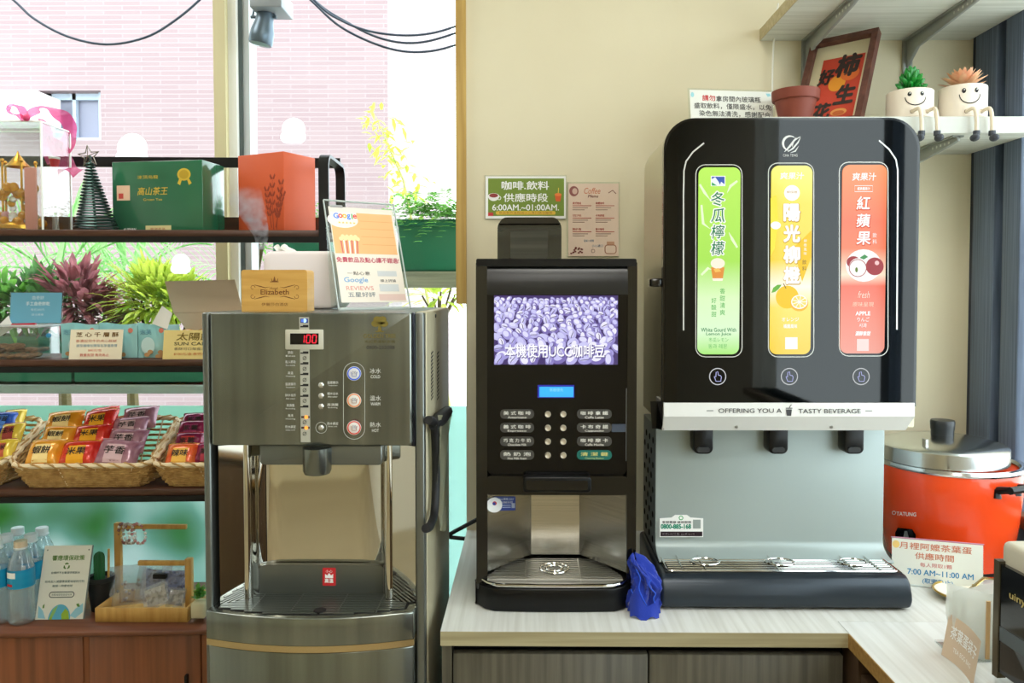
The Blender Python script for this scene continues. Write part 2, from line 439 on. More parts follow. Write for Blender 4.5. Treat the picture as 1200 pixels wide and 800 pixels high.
# ------------------------------------------------------------------ ceiling fill lamps, added out of view to light the room
fill_m = mat('fill_light_diffuser', (255, 255, 255), .5, emit=((255, 246, 232), 1.0))
fill_panels = {(.0, -1.9): 'added unseen fill light panel at the far end behind the viewer', (.1, -.7): 'added unseen fill light panel just behind the viewer',
         (-1.5, 1.47): 'added unseen fill light panel above the display rack', (.15, .5): 'added unseen fill light panel nearest the drink machines'}
for (x, y), lb in fill_panels.items():
    t = thing('added_ceiling_light', lb, 'ceiling light', (x, y, CEIL - .03), 'added fill light panels')
    obj('frame', G().box(x - .32, x + .32, y - .32, y - .3, CEIL - .03, CEIL).box(x - .32, x + .32, y + .3, y + .32, CEIL - .03, CEIL).box(x - .32, x - .3, y - .3, y + .3, CEIL - .03, CEIL).box(x + .3, x + .32, y - .3, y + .3, CEIL - .03, CEIL), white_pl, t)
    obj('diffuser', G().box(x - .3, x + .3, y - .3, y + .3, CEIL - .02, CEIL - .012), fill_m, t)
    ld = bpy.data.lights.new('fill_lamp', 'AREA'); ld.shape = 'SQUARE'; ld.size = .58; ld.energy = FILL_W; ld.color = (1, .97, .91)
    lo = bpy.data.objects.new('fill_lamp', ld); COL.objects.link(lo); lo.location = (x, y, CEIL - .035); LOC['fill_lamp'] = lo.location

# ------------------------------------------------------------------ outside the left window
def tile_mat():
    m = bpy.data.materials.new('pink_tile_facade'); m.use_nodes = True; nt = m.node_tree; L = nt.links
    b = nt.nodes['Principled BSDF']; tc = nt.nodes.new('ShaderNodeTexCoord'); mp = nt.nodes.new('ShaderNodeMapping'); mp.inputs['Rotation'].default_value = (PI / 2, 0, 0)
    br = nt.nodes.new('ShaderNodeTexBrick'); br.inputs['Scale'].default_value = 1; br.inputs['Brick Width'].default_value = .3; br.inputs['Row Height'].default_value = .037
    br.inputs['Mortar Size'].default_value = .004; br.inputs['Color1'].default_value = lin((150, 129, 130)); br.inputs['Color2'].default_value = lin((144, 121, 123)); br.inputs['Mortar'].default_value = lin((157, 140, 141))
    L.new(tc.outputs['Object'], mp.inputs[0]); L.new(mp.outputs[0], br.inputs['Vector']); L.new(br.outputs['Color'], b.inputs['Base Color']); b.inputs['Roughness'].default_value = .7
    return m
BY = 6.2
bl = thing('tiled_building', 'pale pink tiled building across the street outside the window', 'building', (-4, BY, -.6))
bx1 = P(455, 200, BY).x
wa, wb, wc, wd = P(46, 130, BY).x, P(118, 130, BY).x, P(80, 164, BY).z, P(80, 106, BY).z
fac = tile_mat()
obj('facade', G().box(-9, wa, BY, BY + .3, -.6, 6.5).box(wb, bx1, BY, BY + .3, -.6, 6.5).box(wa, wb, BY, BY + .3, -.6, wc).box(wa, wb, BY, BY + .3, wd, 6.5), fac, bl)
obj('side_wall', G().box(bx1 - .3, bx1, BY + .3, BY + 5, -.6, 6.5), fac, bl)
wn = obj('window', G().box(wa, wb, BY + .1, BY + .14, wd - .05, wd).box(wa, wb, BY + .1, BY + .14, wc, wc + .04).box(wb - .05, wb, BY + .06, BY + .14, wc, wd).box(wa, wa + .04, BY + .1, BY + .14, wc, wd).box(lerp(wa, wb, .42), lerp(wa, wb, .42) + .03, BY + .1, BY + .14, wc, wd), mat('pale_blue_window_frame', (186, 200, 214), .4), bl)
obj('pane', G().box(wa, wb, BY + .15, BY + .16, wc, wd), mat('grey_blue_window_pane', (150, 150, 168), .3), wn)  # opaque pane in one even grey-blue
ac = thing('outdoor_unit', 'white boxy outdoor unit on the pink facade at far left', 'air conditioner', P(18, 142, BY - .35))
obj('casing', G().fb(-30, 44, 106, 141, BY - .3, BY), mat('white_metal_casing', (245, 245, 245), .4), ac, bevel=(.01, 2))
obj('grille', G().fb(-20, 20, 110, 138, BY - .31, BY - .3), white_metal, ac)
tag(obj('pavement', G().box(-9, 9, -8, 12, -.65, -.6), mat('pale_concrete', (205, 203, 196), .8)), 'pale pavement of the street outside the window', 'pavement')

# overhead wires
wire_m = mat('dark_cable', (40, 50, 66), .5)
def wire(pts, lb, Y=2.9, r=.0045):
    ps = [P(a, b, Y) for a, b in pts]; out = []
    n = len(ps)                                  # smooth the polyline by Catmull-Rom
    for i in range(n - 1):
        p0, p1, p2, p3 = ps[max(i - 1, 0)], ps[i], ps[i + 1], ps[min(i + 2, n - 1)]
        for k in range(6):
            t = k / 6; out.append(.5 * (2 * p1 + (p2 - p0) * t + (2 * p0 - 5 * p1 + 4 * p2 - p3) * t * t + (3 * p1 - p0 - 3 * p2 + p3) * t ** 3))
    out.append(ps[-1])
    return tag(obj('overhead_cable', G().tube(out, r), wire_m, smooth=True), lb, 'cable', 'cables sagging outside the window')
wire([(-60, -60), (12, -3), (40, 22), (80, 43), (125, 52), (170, 44), (205, 24), (240, -6), (290, -60)], 'dark cable sagging in one wide loop above the gift boxes')
wire([(300, -80), (368, 0), (400, 24), (440, 38), (490, 41), (536, 30), (600, 0)], 'highest of the three dark cables right of the window post')
wire([(300, -84), (364, -4), (410, 28), (450, 46), (490, 50), (536, 38), (600, 12)], 'middle one of the three dark cables right of the window post', 2.92)
wire([(300, -60), (362, -2), (400, 32), (450, 55), (492, 61), (536, 52), (600, 24)], 'lowest of the three dark cables right of the window post', 2.94)

# planters and plants outside
GREENS = {}
def leafmat(c1, c2, nm):
    m = mat(nm, c1, .5, noise=((18, 18, 18), c2, 2, (.4, .6)))
    nt = m.node_tree
    if 'Translucent BSDF' not in nt.nodes:
        t = nt.nodes.new('ShaderNodeBsdfTranslucent'); t.inputs[0].default_value = lin(c2); ms = nt.nodes.new('ShaderNodeMixShader'); ms.inputs[0].default_value = .45
        nt.links.new(nt.nodes['Principled BSDF'].outputs[0], ms.inputs[1]); nt.links.new(t.outputs[0], ms.inputs[2]); nt.links.new(ms.outputs[0], nt.nodes['Material Output'].inputs[0])
    return m
lime = leafmat((122, 168, 44), (214, 226, 96), 'lime_leaves')
green = leafmat((58, 122, 52), (128, 190, 84), 'green_leaves')
dgreen = leafmat((40, 84, 44), (88, 140, 70), 'dark_green_leaves')
purple = leafmat((96, 52, 66), (176, 108, 116), 'purple_leaves')
palm_m = leafmat((110, 176, 96), (176, 220, 150), 'palm_leaves')
stem_m = mat('plant_stem', (96, 84, 50), .7)
soil_m = mat('planter_soil', (70, 54, 42), .9)
plant_green = mat('green_planter_plastic', (26, 104, 78), .4)
def bush(name, lb, cat, c, rx, rz, n, L, w, m, bend=.4, up=.5, ground=False):
    t = thing(name, lb, cat, (c.x, c.y, c.z - rz))
    g = G(); st = G()
    for i in range(n):
        a = random.uniform(0, 2 * PI); e = random.uniform(-.5, 1.45)
        d = Vector((math.cos(a) * math.cos(e), math.sin(a) * math.cos(e), math.sin(e)))
        q = random.uniform(.25, .95)
        p = c + Vector((d.x * rx * q, d.y * rx * q * .7, d.z * rz * q))
        g.leaf(p, d + Vector((0, 0, up * random.uniform(.1, 1))), L * random.uniform(.6, 1.2), w * random.uniform(.7, 1.2), bend * random.uniform(.3, 1.4), n=3)
    for i in range(7):
        a = random.uniform(0, 2 * PI)
        st.tube([(c.x, c.y, c.z - rz), c + Vector((math.cos(a) * rx * .5, math.sin(a) * rx * .4, rz * random.uniform(-.1, .5)))], .004, 5)
    if ground: st.tube([(c.x, c.y, -.6), (c.x, c.y, c.z)], .008, 6)
    f = obj('foliage', g, m, t); f['kind'] = 'stuff'
    obj('stem', st, stem_m, t)
    return t
# long green trough behind the rack, on a grey ledge
ly = 2.75
tag(obj('ledge', G().box(-3.4, P(300, 440, ly).x, ly - .14, ly + .16, P(100, 461, ly - .14).z, P(100, 452, ly - .14).z).box(-3.3, -3.2, ly, ly + .1, -.6, P(100, 461, ly - .14).z).box(P(290, 440, ly).x - .1, P(290, 440, ly).x, ly, ly + .1, -.6, P(100, 461, ly - .14).z), mat('grey_ledge_stone', (150, 158, 150), .7)), 'grey stone ledge outside carrying the planters', 'ledge')
zl = P(100, 452, ly - .14).z
def trough(x0, x1, lb):
    t = thing('planter_trough', lb, 'planter', ((x0 + x1) / 2, ly, zl))
    h = P(100, 392, ly).z - zl
    obj('body', G().box(x0, x1, ly - .1, ly - .09, zl, zl + h).box(x0, x1, ly + .09, ly + .1, zl, zl + h).box(x0, x0 + .01, ly - .09, ly + .09, zl, zl + h).box(x1 - .01, x1, ly - .09, ly + .09, zl, zl + h).box(x0, x1, ly - .1, ly + .1, zl, zl + .01), plant_green, t)
    obj('rim', G().box(x0 - .01, x1 + .01, ly - .115, ly - .09, zl + h - .025, zl + h), plant_green, t)
    obj('soil', G().box(x0 + .01, x1 - .01, ly - .09, ly + .09, zl + h - .06, zl + h - .03), soil_m, t)
    return zl + h - .03
x_ = [P(q, 400, ly).x for q in (-130, 102, 106, 262)]
zs = trough(x_[0], x_[1], 'green plastic planter trough under the purple plants')
trough(x_[2], x_[3], 'green plastic planter trough under the lime-green shrub')
def at_soil(px, top): c = P(px, 0, ly); h = P(px, top, ly).z - zs; return Vector((c.x, ly, zs + h / 2)), h / 2
for (px, top, rx, n, L, w, m, lb, nm) in (
    (175, 312, .17, 620, .1, .009, lime, 'lime-green leafy shrub behind the teal packets', 'leafy_shrub'),
    (205, 325, .13, 330, .095, .008, lime, 'lime-green leafy shrub beside the window post', 'leafy_shrub'),
    (85, 316, .15, 190, .13, .013, purple, 'purple-leaved croton behind the blue card', 'croton'),
    (40, 325, .16, 220, .11, .013, dgreen, 'dark green leafy plant left of the croton', 'leafy_shrub'),
    (110, 345, .12, 200, .09, .011, purple, 'low purple-brown plant between the croton and the lime shrub', 'croton'),
    (-10, 330, .16, 220, .11, .012, green, 'green leafy plant at the left picture edge', 'leafy_shrub')):
    c, h = at_soil(px, top); bush(nm, lb, 'plant', c, rx, h, n, L, w, m)
def palm(px, py, Y, lb, n, L, sp):
    c = P(px, py, Y); t = thing('palm', lb, 'palm', (c.x, c.y, -.6))
    obj('trunk', G().tube([(c.x, c.y, -.6), (c.x + .02, c.y, c.z * .5), c], [.04, .03, .015]), stem_m, t, smooth=True)
    for i in range(n):
        a = sp[0] + (sp[1] - sp[0]) * (i + .5) / n; d = Vector((math.cos(a), random.uniform(-.3, .3), math.sin(a))).normalized()
        g = G(); pts = []
        for k in range(15):
            s_ = k / 14; p = c + d * L * s_ - Vector((0, 0, .45)) * L * s_ * s_; pts.append(p)
            if k > 1:
                for sd in (-1, 1):
                    dd = d * .7 + Vector((0, sd * .3, sd * .75)).cross(Vector((0, 0, 0))) + Vector((.15 * sd, 0, -.75 if sd < 0 else .35))
                    g.leaf(p, dd, L * .42 * (1 - s_ * .6), .008, .35, n=3)
        g.tube(pts, .004, 5)
        obj('frond', g, palm_m, t)
palm(70, 330, 3.4, 'feathery palm outside, behind the upper display shelf', 7, .75, (.15, 2.9))
palm(150, 335, 3.6, 'feathery palm outside, right of the other palm', 5, .6, (.2, 2.6))
# planter box on a slatted grey rail, right of the rack
ry = 2.75
rz0, rz1 = P(500, 337, ry).z, P(500, 318, ry).z
rl = thing('deck_rail', 'weathered grey wooden rail under the green fern planter', 'rail', (P(450, 330, ry).x, ry, -.6))
for k in range(3):
    obj('slat', G().box(P(300, 330, ry).x, 0.35, ry + k * .07, ry + .06 + k * .07, rz0, rz1), mat('weathered_wood', (140, 138, 120), .8, noise=((4, 90, 90), (116, 116, 100), 3)), rl)
for q in (P(310, 330, ry).x, 0.2): obj('post', G().box(q, q + .06, ry + .07, ry + .13, -.6, rz0), MATS['weathered_wood'], rl)
def fbox(a, b, lb):
    x0, x1 = P(a, 300, ry).x, P(b, 300, ry).x; z1 = P(480, 258, ry).z
    t = thing('planter_box', lb, 'planter', ((x0 + x1) / 2, ry + .1, rz1))
    obj('body', G().box(x0, x1, ry + .01, ry + .17, rz1, z1), plant_green, t, bevel=(.008, 2))
    obj('rim', G().box(x0 - .01, x1 + .01, ry - .002, ry + .18, z1 - .02, z1 + .004), plant_green, t, bevel=(.004, 2))
    return Vector(((x0 + x1) / 2, ry + .08, z1))
c = fbox(466, 575, 'green planter box holding the fern, right of the poster stand')
c2 = fbox(318, 384, 'green planter box glimpsed above the white tissue box')
def fern(c, lb, n, L):
    t = thing('fern', lb, 'fern', c)
    g = G()
    for i in range(n):
        a = random.uniform(0, 2 * PI); e = random.uniform(.1, 1.2); d = Vector((math.cos(a), math.sin(a) * .5 - .55, math.sin(e) + .25)).normalized(); l = L * random.uniform(.6, 1.1)
        b = c + Vector((random.uniform(-.12, .12), random.uniform(-.075, .02), .004))
        for k in range(1, 11):
            s_ = k / 10; p = b + d * l * s_ - Vector((0, 0, .75)) * l * s_ * s_
            x = d.cross(Vector((0, 0, 1))).normalized()
            for sd in (-1, 1): g.leaf(p, x * sd + d * .5, l * .2 * (1 - s_ * .6), .0045, .3, n=2)
    o = obj('foliage', g, green, t); o['kind'] = 'stuff'
fern(c + Vector((-.02, 0, .0)), 'arching green fern spilling over the planter box', 70, .3)
fern(c2, 'green fern tips behind the tissue box', 14, .2)
cc = P(515, 348, 3.1); bush('leafy_shrub', 'lime-green low shrub below the wooden rail', 'plant', cc, .14, .12, 120, .09, .01, lime, ground=True)
cc = P(300, 285, 3.0); bush('leafy_shrub', 'green shrub glimpsed between the window post and rack', 'plant', cc, .1, .16, 90, .09, .01, green, ground=True)
# slim tree with hanging light leaves
cc = P(462, 190, 4.2)
t = thing('slim_tree', 'slim young tree with pale yellow-green leaves, almost lost in glare', 'tree', (cc.x, cc.y, -.6))
g = G(); pts = [Vector((cc.x + .5, cc.y, -.6)), Vector((cc.x + .3, cc.y, .8)), cc + Vector((.05, 0, -.1)), cc + Vector((-.1, 0, .25))]
obj('trunk', G().tube(pts, [.012, .009, .006, .002]), mat('pale_stem', (176, 170, 110), .7), t, smooth=True)
for i in range(130):
    s_ = random.random() ** .7; p = cc + Vector((lerp(.2, -.12, s_), 0, lerp(-.4, .28, s_))) + Vector((random.gauss(0, .045), random.gauss(0, .05), random.gauss(0, .04)))
    g.leaf(p, (random.uniform(-1, 1), random.uniform(-1, 1), random.uniform(-.6, .4)), .06, .012, .3, n=2)
o = obj('foliage', g, lime, t); o['kind'] = 'stuff'

# spotlight hanging at the window
sy = 2.1
sp = thing('spotlight', 'grey metal spotlight hanging by the window post', 'spotlight', P(309, 55, sy))
sm = mat('spot_grey_metal', (96, 112, 124), .35, .6)
obj('mount', G().fb(292, 330, -12, 8, sy - .05, sy + .05), mat('spot_mount', (150, 158, 164), .4, .3), sp, bevel=(.003, 2))
obj('stem', G().cyl(P(310, -10, sy), Vector((P(310, -10, sy).x, sy, CEIL)), .008), sm, sp)
hd = (P(305, 52, sy) - P(312, 12, sy)); h0 = P(312, 12, sy); hn = hd.normalized()
obj('housing', G().lathe([(.016, 0), (.022, .01), (.024, .03), (.031, .06), (.032, hd.length - .004), (.029, hd.length)], h0, 28, hn), sm, sp, smooth=True)
obj('lens', G().lathe([(.027, 0), (.02, .004), (.001, .006)], h0 + hn * (hd.length - .002), 24, hn), mat('spot_lens', (120, 150, 145), .15), sp, smooth=True)
obj('yoke', G().tube([P(296, 20, sy), P(299, 4, sy)], .003).tube([P(322, 20, sy), P(319, 4, sy)], .003).cyl(P(294, 20, sy), P(324, 20, sy), .004), sm, sp)
# ------------------------------------------------------------------ counter
XL = P(516, 740, YC).x; XI = P(994, 742, YC).x
top_m = mat('whitewashed_oak_top', (216, 216, 210), .42, noise=((90, 3, 3), (200, 199, 191), 5, (.38, .66)), bump=((160, 6, 6), .08, .001))
top_y = mat('whitewashed_oak_return', (216, 217, 213), .42, noise=((90, 3, 3), (202, 202, 196), 5, (.38, .66)))
edge_m = mat('oak_edge_band', (176, 166, 132), .5, noise=((3, 90, 90), (150, 140, 106), 4))
edge_w = mat('warm_edge_band', (170, 134, 76), .5, noise=((3, 120, 120), (146, 110, 58), 4))
TH = ZT - P(516, 756.5, YC).z
t = thing('worktop', 'pale whitewashed-oak worktop under the coffee and drink machines', 'countertop', (XL, YC, ZT - TH))
obj('slab', G().box(XL, XI + .001, YC + .002, YW, ZT - TH, ZT).box(XI + .001, XR - .0, 1.40, YW, ZT - TH, ZT), top_m, t)
obj('edge_band', G().box(XL, XI, YC, YC + .0019, ZT - TH, ZT - .0004), edge_m, t)
t = thing('worktop', 'pale worktop returning towards the viewer along the right window', 'countertop', (XI, .2, ZT - TH))
obj('slab', G().box(XI + .002, XR, -.35, 1.3995, ZT - TH, ZT), top_y, t)
obj('edge_band', G().box(XI, XI + .0019, -.35, YC, ZT - TH, ZT - .0004), edge_w, t)
dwood = mat('grey_brown_cabinet_wood', (92, 88, 74), .5, noise=((80, 80, 2.5), (64, 60, 50), 5, (.35, .7)))
dwood2 = mat('brown_cabinet_wood', (86, 66, 48), .5, noise=((80, 80, 2.5), (62, 46, 34), 5, (.35, .7)))
gap_m = mat('dark_recess', (12, 12, 12), .6)
ZB = ZT - TH
t = thing('base_cabinet', 'grey-brown base cabinet with two doors under the worktop', 'cabinet', (XL, YC, 0))
obj('end_panel', G().box(XL + .002, P(529, 780, YC).x, YC + .006, YW - .01, 0, ZB), dwood, t)
obj('body', G().box(P(529, 780, YC).x, XI + .03, YC + .05, YW - .01, .0, ZB), gap_m, t)
zd = P(700, 769, YC).z
for a, b in ((530.5, 760), (762, 990)):
    obj('door', G().box(P(a, 780, YC).x, P(b, 780, YC).x, YC + .008, YC + .027, .08, zd), dwood, t, bevel=(.001, 1))
t = thing('base_cabinet', 'brown base cabinet under the return worktop at right', 'cabinet', (XI, .2, 0))
obj('body', G().box(XI + .05, XR, -.33, YC + .04, 0, ZB), gap_m, t)
obj('filler', G().box(XI + .006, XI + .03, YC - .03, YC + .04, .08, ZB - .004), dwood2, t)
for a, b in ((.9, 1.315), (.46, .896), (.0, .456)):
    obj('door', G().box(XI + .008, XI + .027, a, b, .08, ZB - .03), dwood2, t, bevel=(.001, 1))

# ------------------------------------------------------------------ coffee machine
Y = 1.47
XM0, XM1 = P(558, 500, Y).x, P(745, 500, Y).x
cm = thing('coffee_machine', 'tall black coffee machine with a bean screen and round buttons', 'coffee machine', ((XM0 + XM1) / 2, Y, ZT))
zk = lambda py, YY=Y: P(650, py, YY).z
zbase = zk(684)
obj('housing', G().box(XM0, XM1, Y + .16, 1.86, ZT + .012, zk(306)).box(XM0, XM1, Y + .02, Y + .16, zk(577), zk(306)), black_satin, cm, bevel=(.006, 2))
for a, b in ((558, 571), (735, 746)):
    obj('side_post', G().fplate(a, b, 306, 690, Y - .006, Y + .16, 3), black_gloss, cm, smooth=True)
obj('top_bar', G().prism([(Y + .02, zk(304))] + [(Y - .012 + .03 * (1 - math.cos(q * PI / 12)), lerp(zk(345), zk(304), math.sin(q * PI / 12) ** .8)) for q in range(6, -1, -1)] + [(Y + .02, zk(345))], lambda u, v, w: (w, u, v), P(571, 330, Y).x, P(735, 330, Y).x), mat('black_soft_gloss', (16, 17, 17), .28), cm, smooth=True)
obj('top_plate', G().fplate(558, 746, 303, 312, Y - .008, Y + .2, 2), black_satin, cm, smooth=True)
obj('front_panel', G().fplate(571, 735, 334, 558, Y - .001, Y + .02, (2, 2, 10, 10)), mat('coffee_panel_black', (6, 6, 7), .1, spec=.4), cm, smooth=True)
def bean_screen():
    m = bpy.data.materials.new('bean_screen'); m.use_nodes = True; nt = m.node_tree; L = nt.links; b = nt.nodes['Principled BSDF']
    tc = nt.nodes.new('ShaderNodeTexCoord'); mp = nt.nodes.new('ShaderNodeMapping'); mp.inputs['Scale'].default_value = (52, 1, 76); mp.inputs['Rotation'].default_value = (0, .35, 0)
    v = nt.nodes.new('ShaderNodeTexVoronoi'); v.inputs['Scale'].default_value = 1; v.inputs['Randomness'].default_value = .9; v.feature = 'DISTANCE_TO_EDGE'
    r = nt.nodes.new('ShaderNodeValToRGB'); e = r.color_ramp.elements
    e[0].position = .0; e[0].color = lin((52, 34, 84)); e[1].position = .42; e[1].color = lin((246, 242, 255))
    for p, c in ((.06, (104, 84, 156)), (.13, (156, 146, 214)), (.25, (204, 198, 246))): x = e.new(p); x.color = lin(c)
    L.new(tc.outputs['Object'], mp.inputs[0]); L.new(mp.outputs[0], v.inputs['Vector']); L.new(v.outputs['Distance'], r.inputs[0])
    b.inputs['Base Color'].default_value = (0, 0, 0, 1); b.inputs['Roughness'].default_value = .15
    L.new(r.outputs[0], b.inputs['Emission Color']); b.inputs['Emission Strength'].default_value = 1.0
    return m
sc = obj('screen', G().fb(579, 724, 346, 427, Y - .0028, Y), bean_screen(), cm)
pr = front_print(Y - .003)
rb_ = random.Random(3)
pr.rect(579, 724, 346, 427, glow((74, 56, 116), .9), 1)
BC = [glow(c, .95) for c in ((168, 160, 226), (190, 184, 240), (150, 140, 208), (208, 204, 250), (128, 114, 186))]; HI = [glow(c, 1.0) for c in ((226, 224, 255), (240, 238, 255), (206, 204, 248))]; CRS = glow((70, 50, 112), .8)
yy, row = 351.0, 0
while yy < 428:
    sz = lerp(3.4, 8.6, ((yy - 346) / 82) ** 1.1); xx = 577 + (row % 2) * sz
    while xx < 728:
        cx_, cy_ = xx + rb_.uniform(-.3, .3) * sz, yy + rb_.uniform(-.3, .3) * sz; an = rb_.uniform(0, PI); A_, B_ = sz * rb_.uniform(.95, 1.2), sz * rb_.uniform(.62, .8)
        def el(k1, dx=0, dy=0, n=14):
            return [(min(724, max(579, cx_ + dx + k1 * (A_ * math.cos(q_) * math.cos(an) - B_ * math.sin(q_) * math.sin(an)))), min(427, max(346, cy_ + dy + k1 * (A_ * math.cos(q_) * math.sin(an) + B_ * math.sin(q_) * math.cos(an))))) for q_ in [2 * PI * i / n for i in range(n)]]
        if 579 < cx_ < 724 and 347 < cy_ < 426:
            k_ = 2 + .25 * row
            pr.poly(el(1), rb_.choice(BC), k_); pr.poly(el(.62, -.16 * sz, -.2 * sz), rb_.choice(HI), k_ + .06)
            if rb_.random() < .4: pr.line([(cx_ + A_ * .7 * t_ * math.cos(an) - .15 * B_ * math.sin(t_ * 3), cy_ + A_ * .7 * t_ * math.sin(an)) for t_ in (-1, -.5, 0, .5, 1)], [.2, .8, .9, .8, .2], CRS, k_ + .12)
        xx += sz * 1.75
    yy += sz * 1.02; row += 1
pr.text('本機使用UCC咖啡豆', 650, 411, 15, glow((250, 250, 255), 1.1), w=116, bold=.022, k=11)
pr.text('本機使用UCC咖啡豆', 650.8, 411.8, 15.4, glow((96, 84, 150), .9), w=117, bold=.04, k=8.5)
pr.build('screen_lettering', sc)
obj('lcd', G().fb(630, 673, 451, 466, Y - .002, Y), glow((60, 60, 230), .5), cm)
pr = front_print(Y - .0024)
pr.rect(632, 672, 453, 465, glow((60, 190, 255), 1.0), 1); pr.text('餐廳優先', 652, 456.5, 4, glow((150, 225, 255), 1), w=16)
pr.build('lcd_picture', cm)
plate_m = mat('label_plate_grey', (62, 60, 56), .4); plate_g = mat('label_plate_green', (16, 98, 88), .4)
btn_m = mat('button_metal', (206, 196, 176), .3, .6)
for i, (l1, l2, r1, r2) in enumerate((('美式咖啡', 'Americano', '咖啡拿鐵', 'Caffe Latte'), ('義式咖啡', 'Espresso', '卡布奇諾', 'Cappuccino'), ('巧克力牛奶', 'Chocolate Milk', '咖啡摩卡', 'Caffe Mocha'), ('熱奶泡', 'Hot Milk foam', '清潔鍵', 'Cleaning Button'))):
    y = 485 + 16 * i
    for a, b, s1, s2, q in ((586, 626, l1, l2, False), (676, 717, r1, r2, i == 3)):
        pl = obj('label_plate', G().fplate(a, b, y - 5.5, y + 5.5, Y - .003, Y, 5), plate_g if q else plate_m, cm, smooth=True)
        if not (a < 600 and i == 1): pass
        p2 = front_print(Y - .0032)
        p2.text(' '.join(s1), (a + b) / 2, y - 1.2, 4.4, ink((206, 196, 120)) if q else ink((220, 218, 210)), w=32, bold=.015); p2.text(s2, (a + b) / 2, y + 3.8, 2.6, ink((170, 190, 130)) if q else ink((214, 210, 200)), w=22, bold=.02)
        p2.build('lettering', pl)
    for bx in (642, 660):
        obj('button', G().lathe([(.0062, 0), (.0062, .004), (.005, .0062), (.003, .0056), (.0005, .0052)], P(bx, y, Y), 20, (0, -1, 0)), btn_m, cm, smooth=True)
obj('magnet_tag', G().fb(717, 733, 497, 506, Y - .004, Y), mat('blue_grey_tag', (58, 66, 80), .4), cm)
obj('panel_line', G().fb(733.5, 734.3, 455, 540, Y - .0018, Y), mat('light_seam', (120, 124, 130), .3), cm)
obj('spout_shelf', G().fplate(571, 735, 558, 580, Y - .012, Y + .1, 3), black_gloss, cm, smooth=True)
obj('spout_cover', G().fplate(613, 693, 559, 577, Y - .028, Y - .002, 4), black_satin, cm, bevel=(.002, 2))
obj('spout_inset', G().fplate(617, 689, 563, 574, Y - .0295, Y - .027, 2), black_gloss, cm)
# dispensing bay of three steel panels
zt, zb = zk(577), zk(672)
def vpanel(pa, Ya, pb, Yb, z0, z1, th=.003):
    a = P(pa, 620, Ya); b = P(pb, 620, Yb)
    d = Vector((b.x - a.x, b.y - a.y, 0)).normalized(); n = Vector((d.y, -d.x, 0))
    return sheet((a.x, a.y, z1), (b.x - a.x, b.y - a.y, 0), (0, 0, z0 - z1), th, n)
st_left = mat('bay_steel', (206, 204, 198), .22, 1, noise=((2, 2, 260), (188, 186, 178), 2))
obj('bay_panel', vpanel(569, Y + .006, 622, Y + .11, zb, zt), st_left, cm)
obj('bay_panel', vpanel(622.4, Y + .11, 679, Y + .11, zb, zt), st_left, cm)
obj('bay_panel', vpanel(679.4, Y + .11, 735, Y + .006, zb, zt), st_left, cm)
stk = front_print(Y + .03)
o_, nn = plane_map(P(570, 580, Y + .008) - Vector((0, .004, 0)), P(604, 580, Y + .075) - P(570, 580, Y + .008), (0, 0, -(P(570, 580, Y).z - P(570, 600, Y).z)), 34, 20)
stk = Print(o_, nn)
stk.rect(9, 34, 1, 18, ink((46, 66, 140)), 2, 1); stk.disc(9, 11, 9, WHITE, 3); stk.disc(9, 9, 2.5, ink((200, 60, 60)), 4, n=12); stk.disc(8.4, 9.5, 1.8, ink((40, 60, 150)), 5, n=12)
stk.text('CALL服務 DAY', 22, 4, 3, ink((220, 225, 240)), w=20, k=4); stk.text('0.8-8,000元/日', 21, 8, 3, ink((235, 235, 240)), w=18, k=4); stk.rect(18, 28, 11, 12, ink((180, 190, 220)), 4); stk.rect(18, 28, 13.5, 14.5, ink((180, 190, 220)), 4); stk.rect(29, 33, 9, 15, ink((170, 175, 190)), 4)
stk.build('sticker', cm, 'blue and white service sticker')
# drip tray and base
yb0 = 1.432
def bow(x0, x1, yf, yb, n=16, d=.018):
    pts = [(x0, yb), (x0, yf + .035)]
    for i in range(n + 1):
        q = i / n; e = abs(2 * q - 1); pts.append((lerp(x0, x1, q), yf + .035 * max(0, (e - .72) / .28) ** 2.2 + d * e * e * .35))
    return pts + [(x1, yf + .035), (x1, yb)]
xb0, xb1 = P(556.5, 700, yb0 + .02).x, P(742.5, 700, yb0 + .02).x
obj('base', G().prism(bow(xb0, xb1, yb0, 1.7), lambda u, v, w: (u, v, w), ZT + .001, zk(686, 1.45)), black_satin, cm, bevel=(.004, 2))
zt_ = zk(685, 1.45)
obj('tray', G().prism(bow(xb0 + .012, xb1 - .008, yb0 + .006, 1.6), lambda u, v, w: (u, v, w), zt_, zt_ + .004), steel, cm)
obj('tray_lip', G().tube([Vector((p[0], p[1], zt_ + .004)) for p in bow(xb0 + .008, xb1 - .006, yb0 + .002, 1.5)[1:-1]], .0035, 8), chrome, cm, smooth=True)
for k in range(11):
    yy = lerp(1.458, 1.565, k / 10); ins = .012 + max(0, (yy - 1.475)) * .42
    obj('grille_bar', G().box(xb0 + .012 + ins, xb1 - .008 - ins, yy, yy + .0045, zt_ + .006, zt_ + .009), steel, cm)
for q in (.32, .67):
    xx = lerp(xb0, xb1, q); obj('grille_rib', G().box(xx - .001, xx + .001, 1.455, 1.57, zt_ + .004, zt_ + .0095), steel, cm)
xx = P(650, 670, 1.5).x
obj('cup_ring', G().tube([(xx + .028 * math.cos(2 * PI * i / 28), 1.512 + .028 * math.sin(2 * PI * i / 28), zt_ + .0095) for i in range(28)], .002, 6, True).tube([(xx + .016 * math.cos(2 * PI * i / 28), 1.512 + .016 * math.sin(2 * PI * i / 28), zt_ + .0095) for i in range(28)], .002, 6, True), chrome, cm, smooth=True)
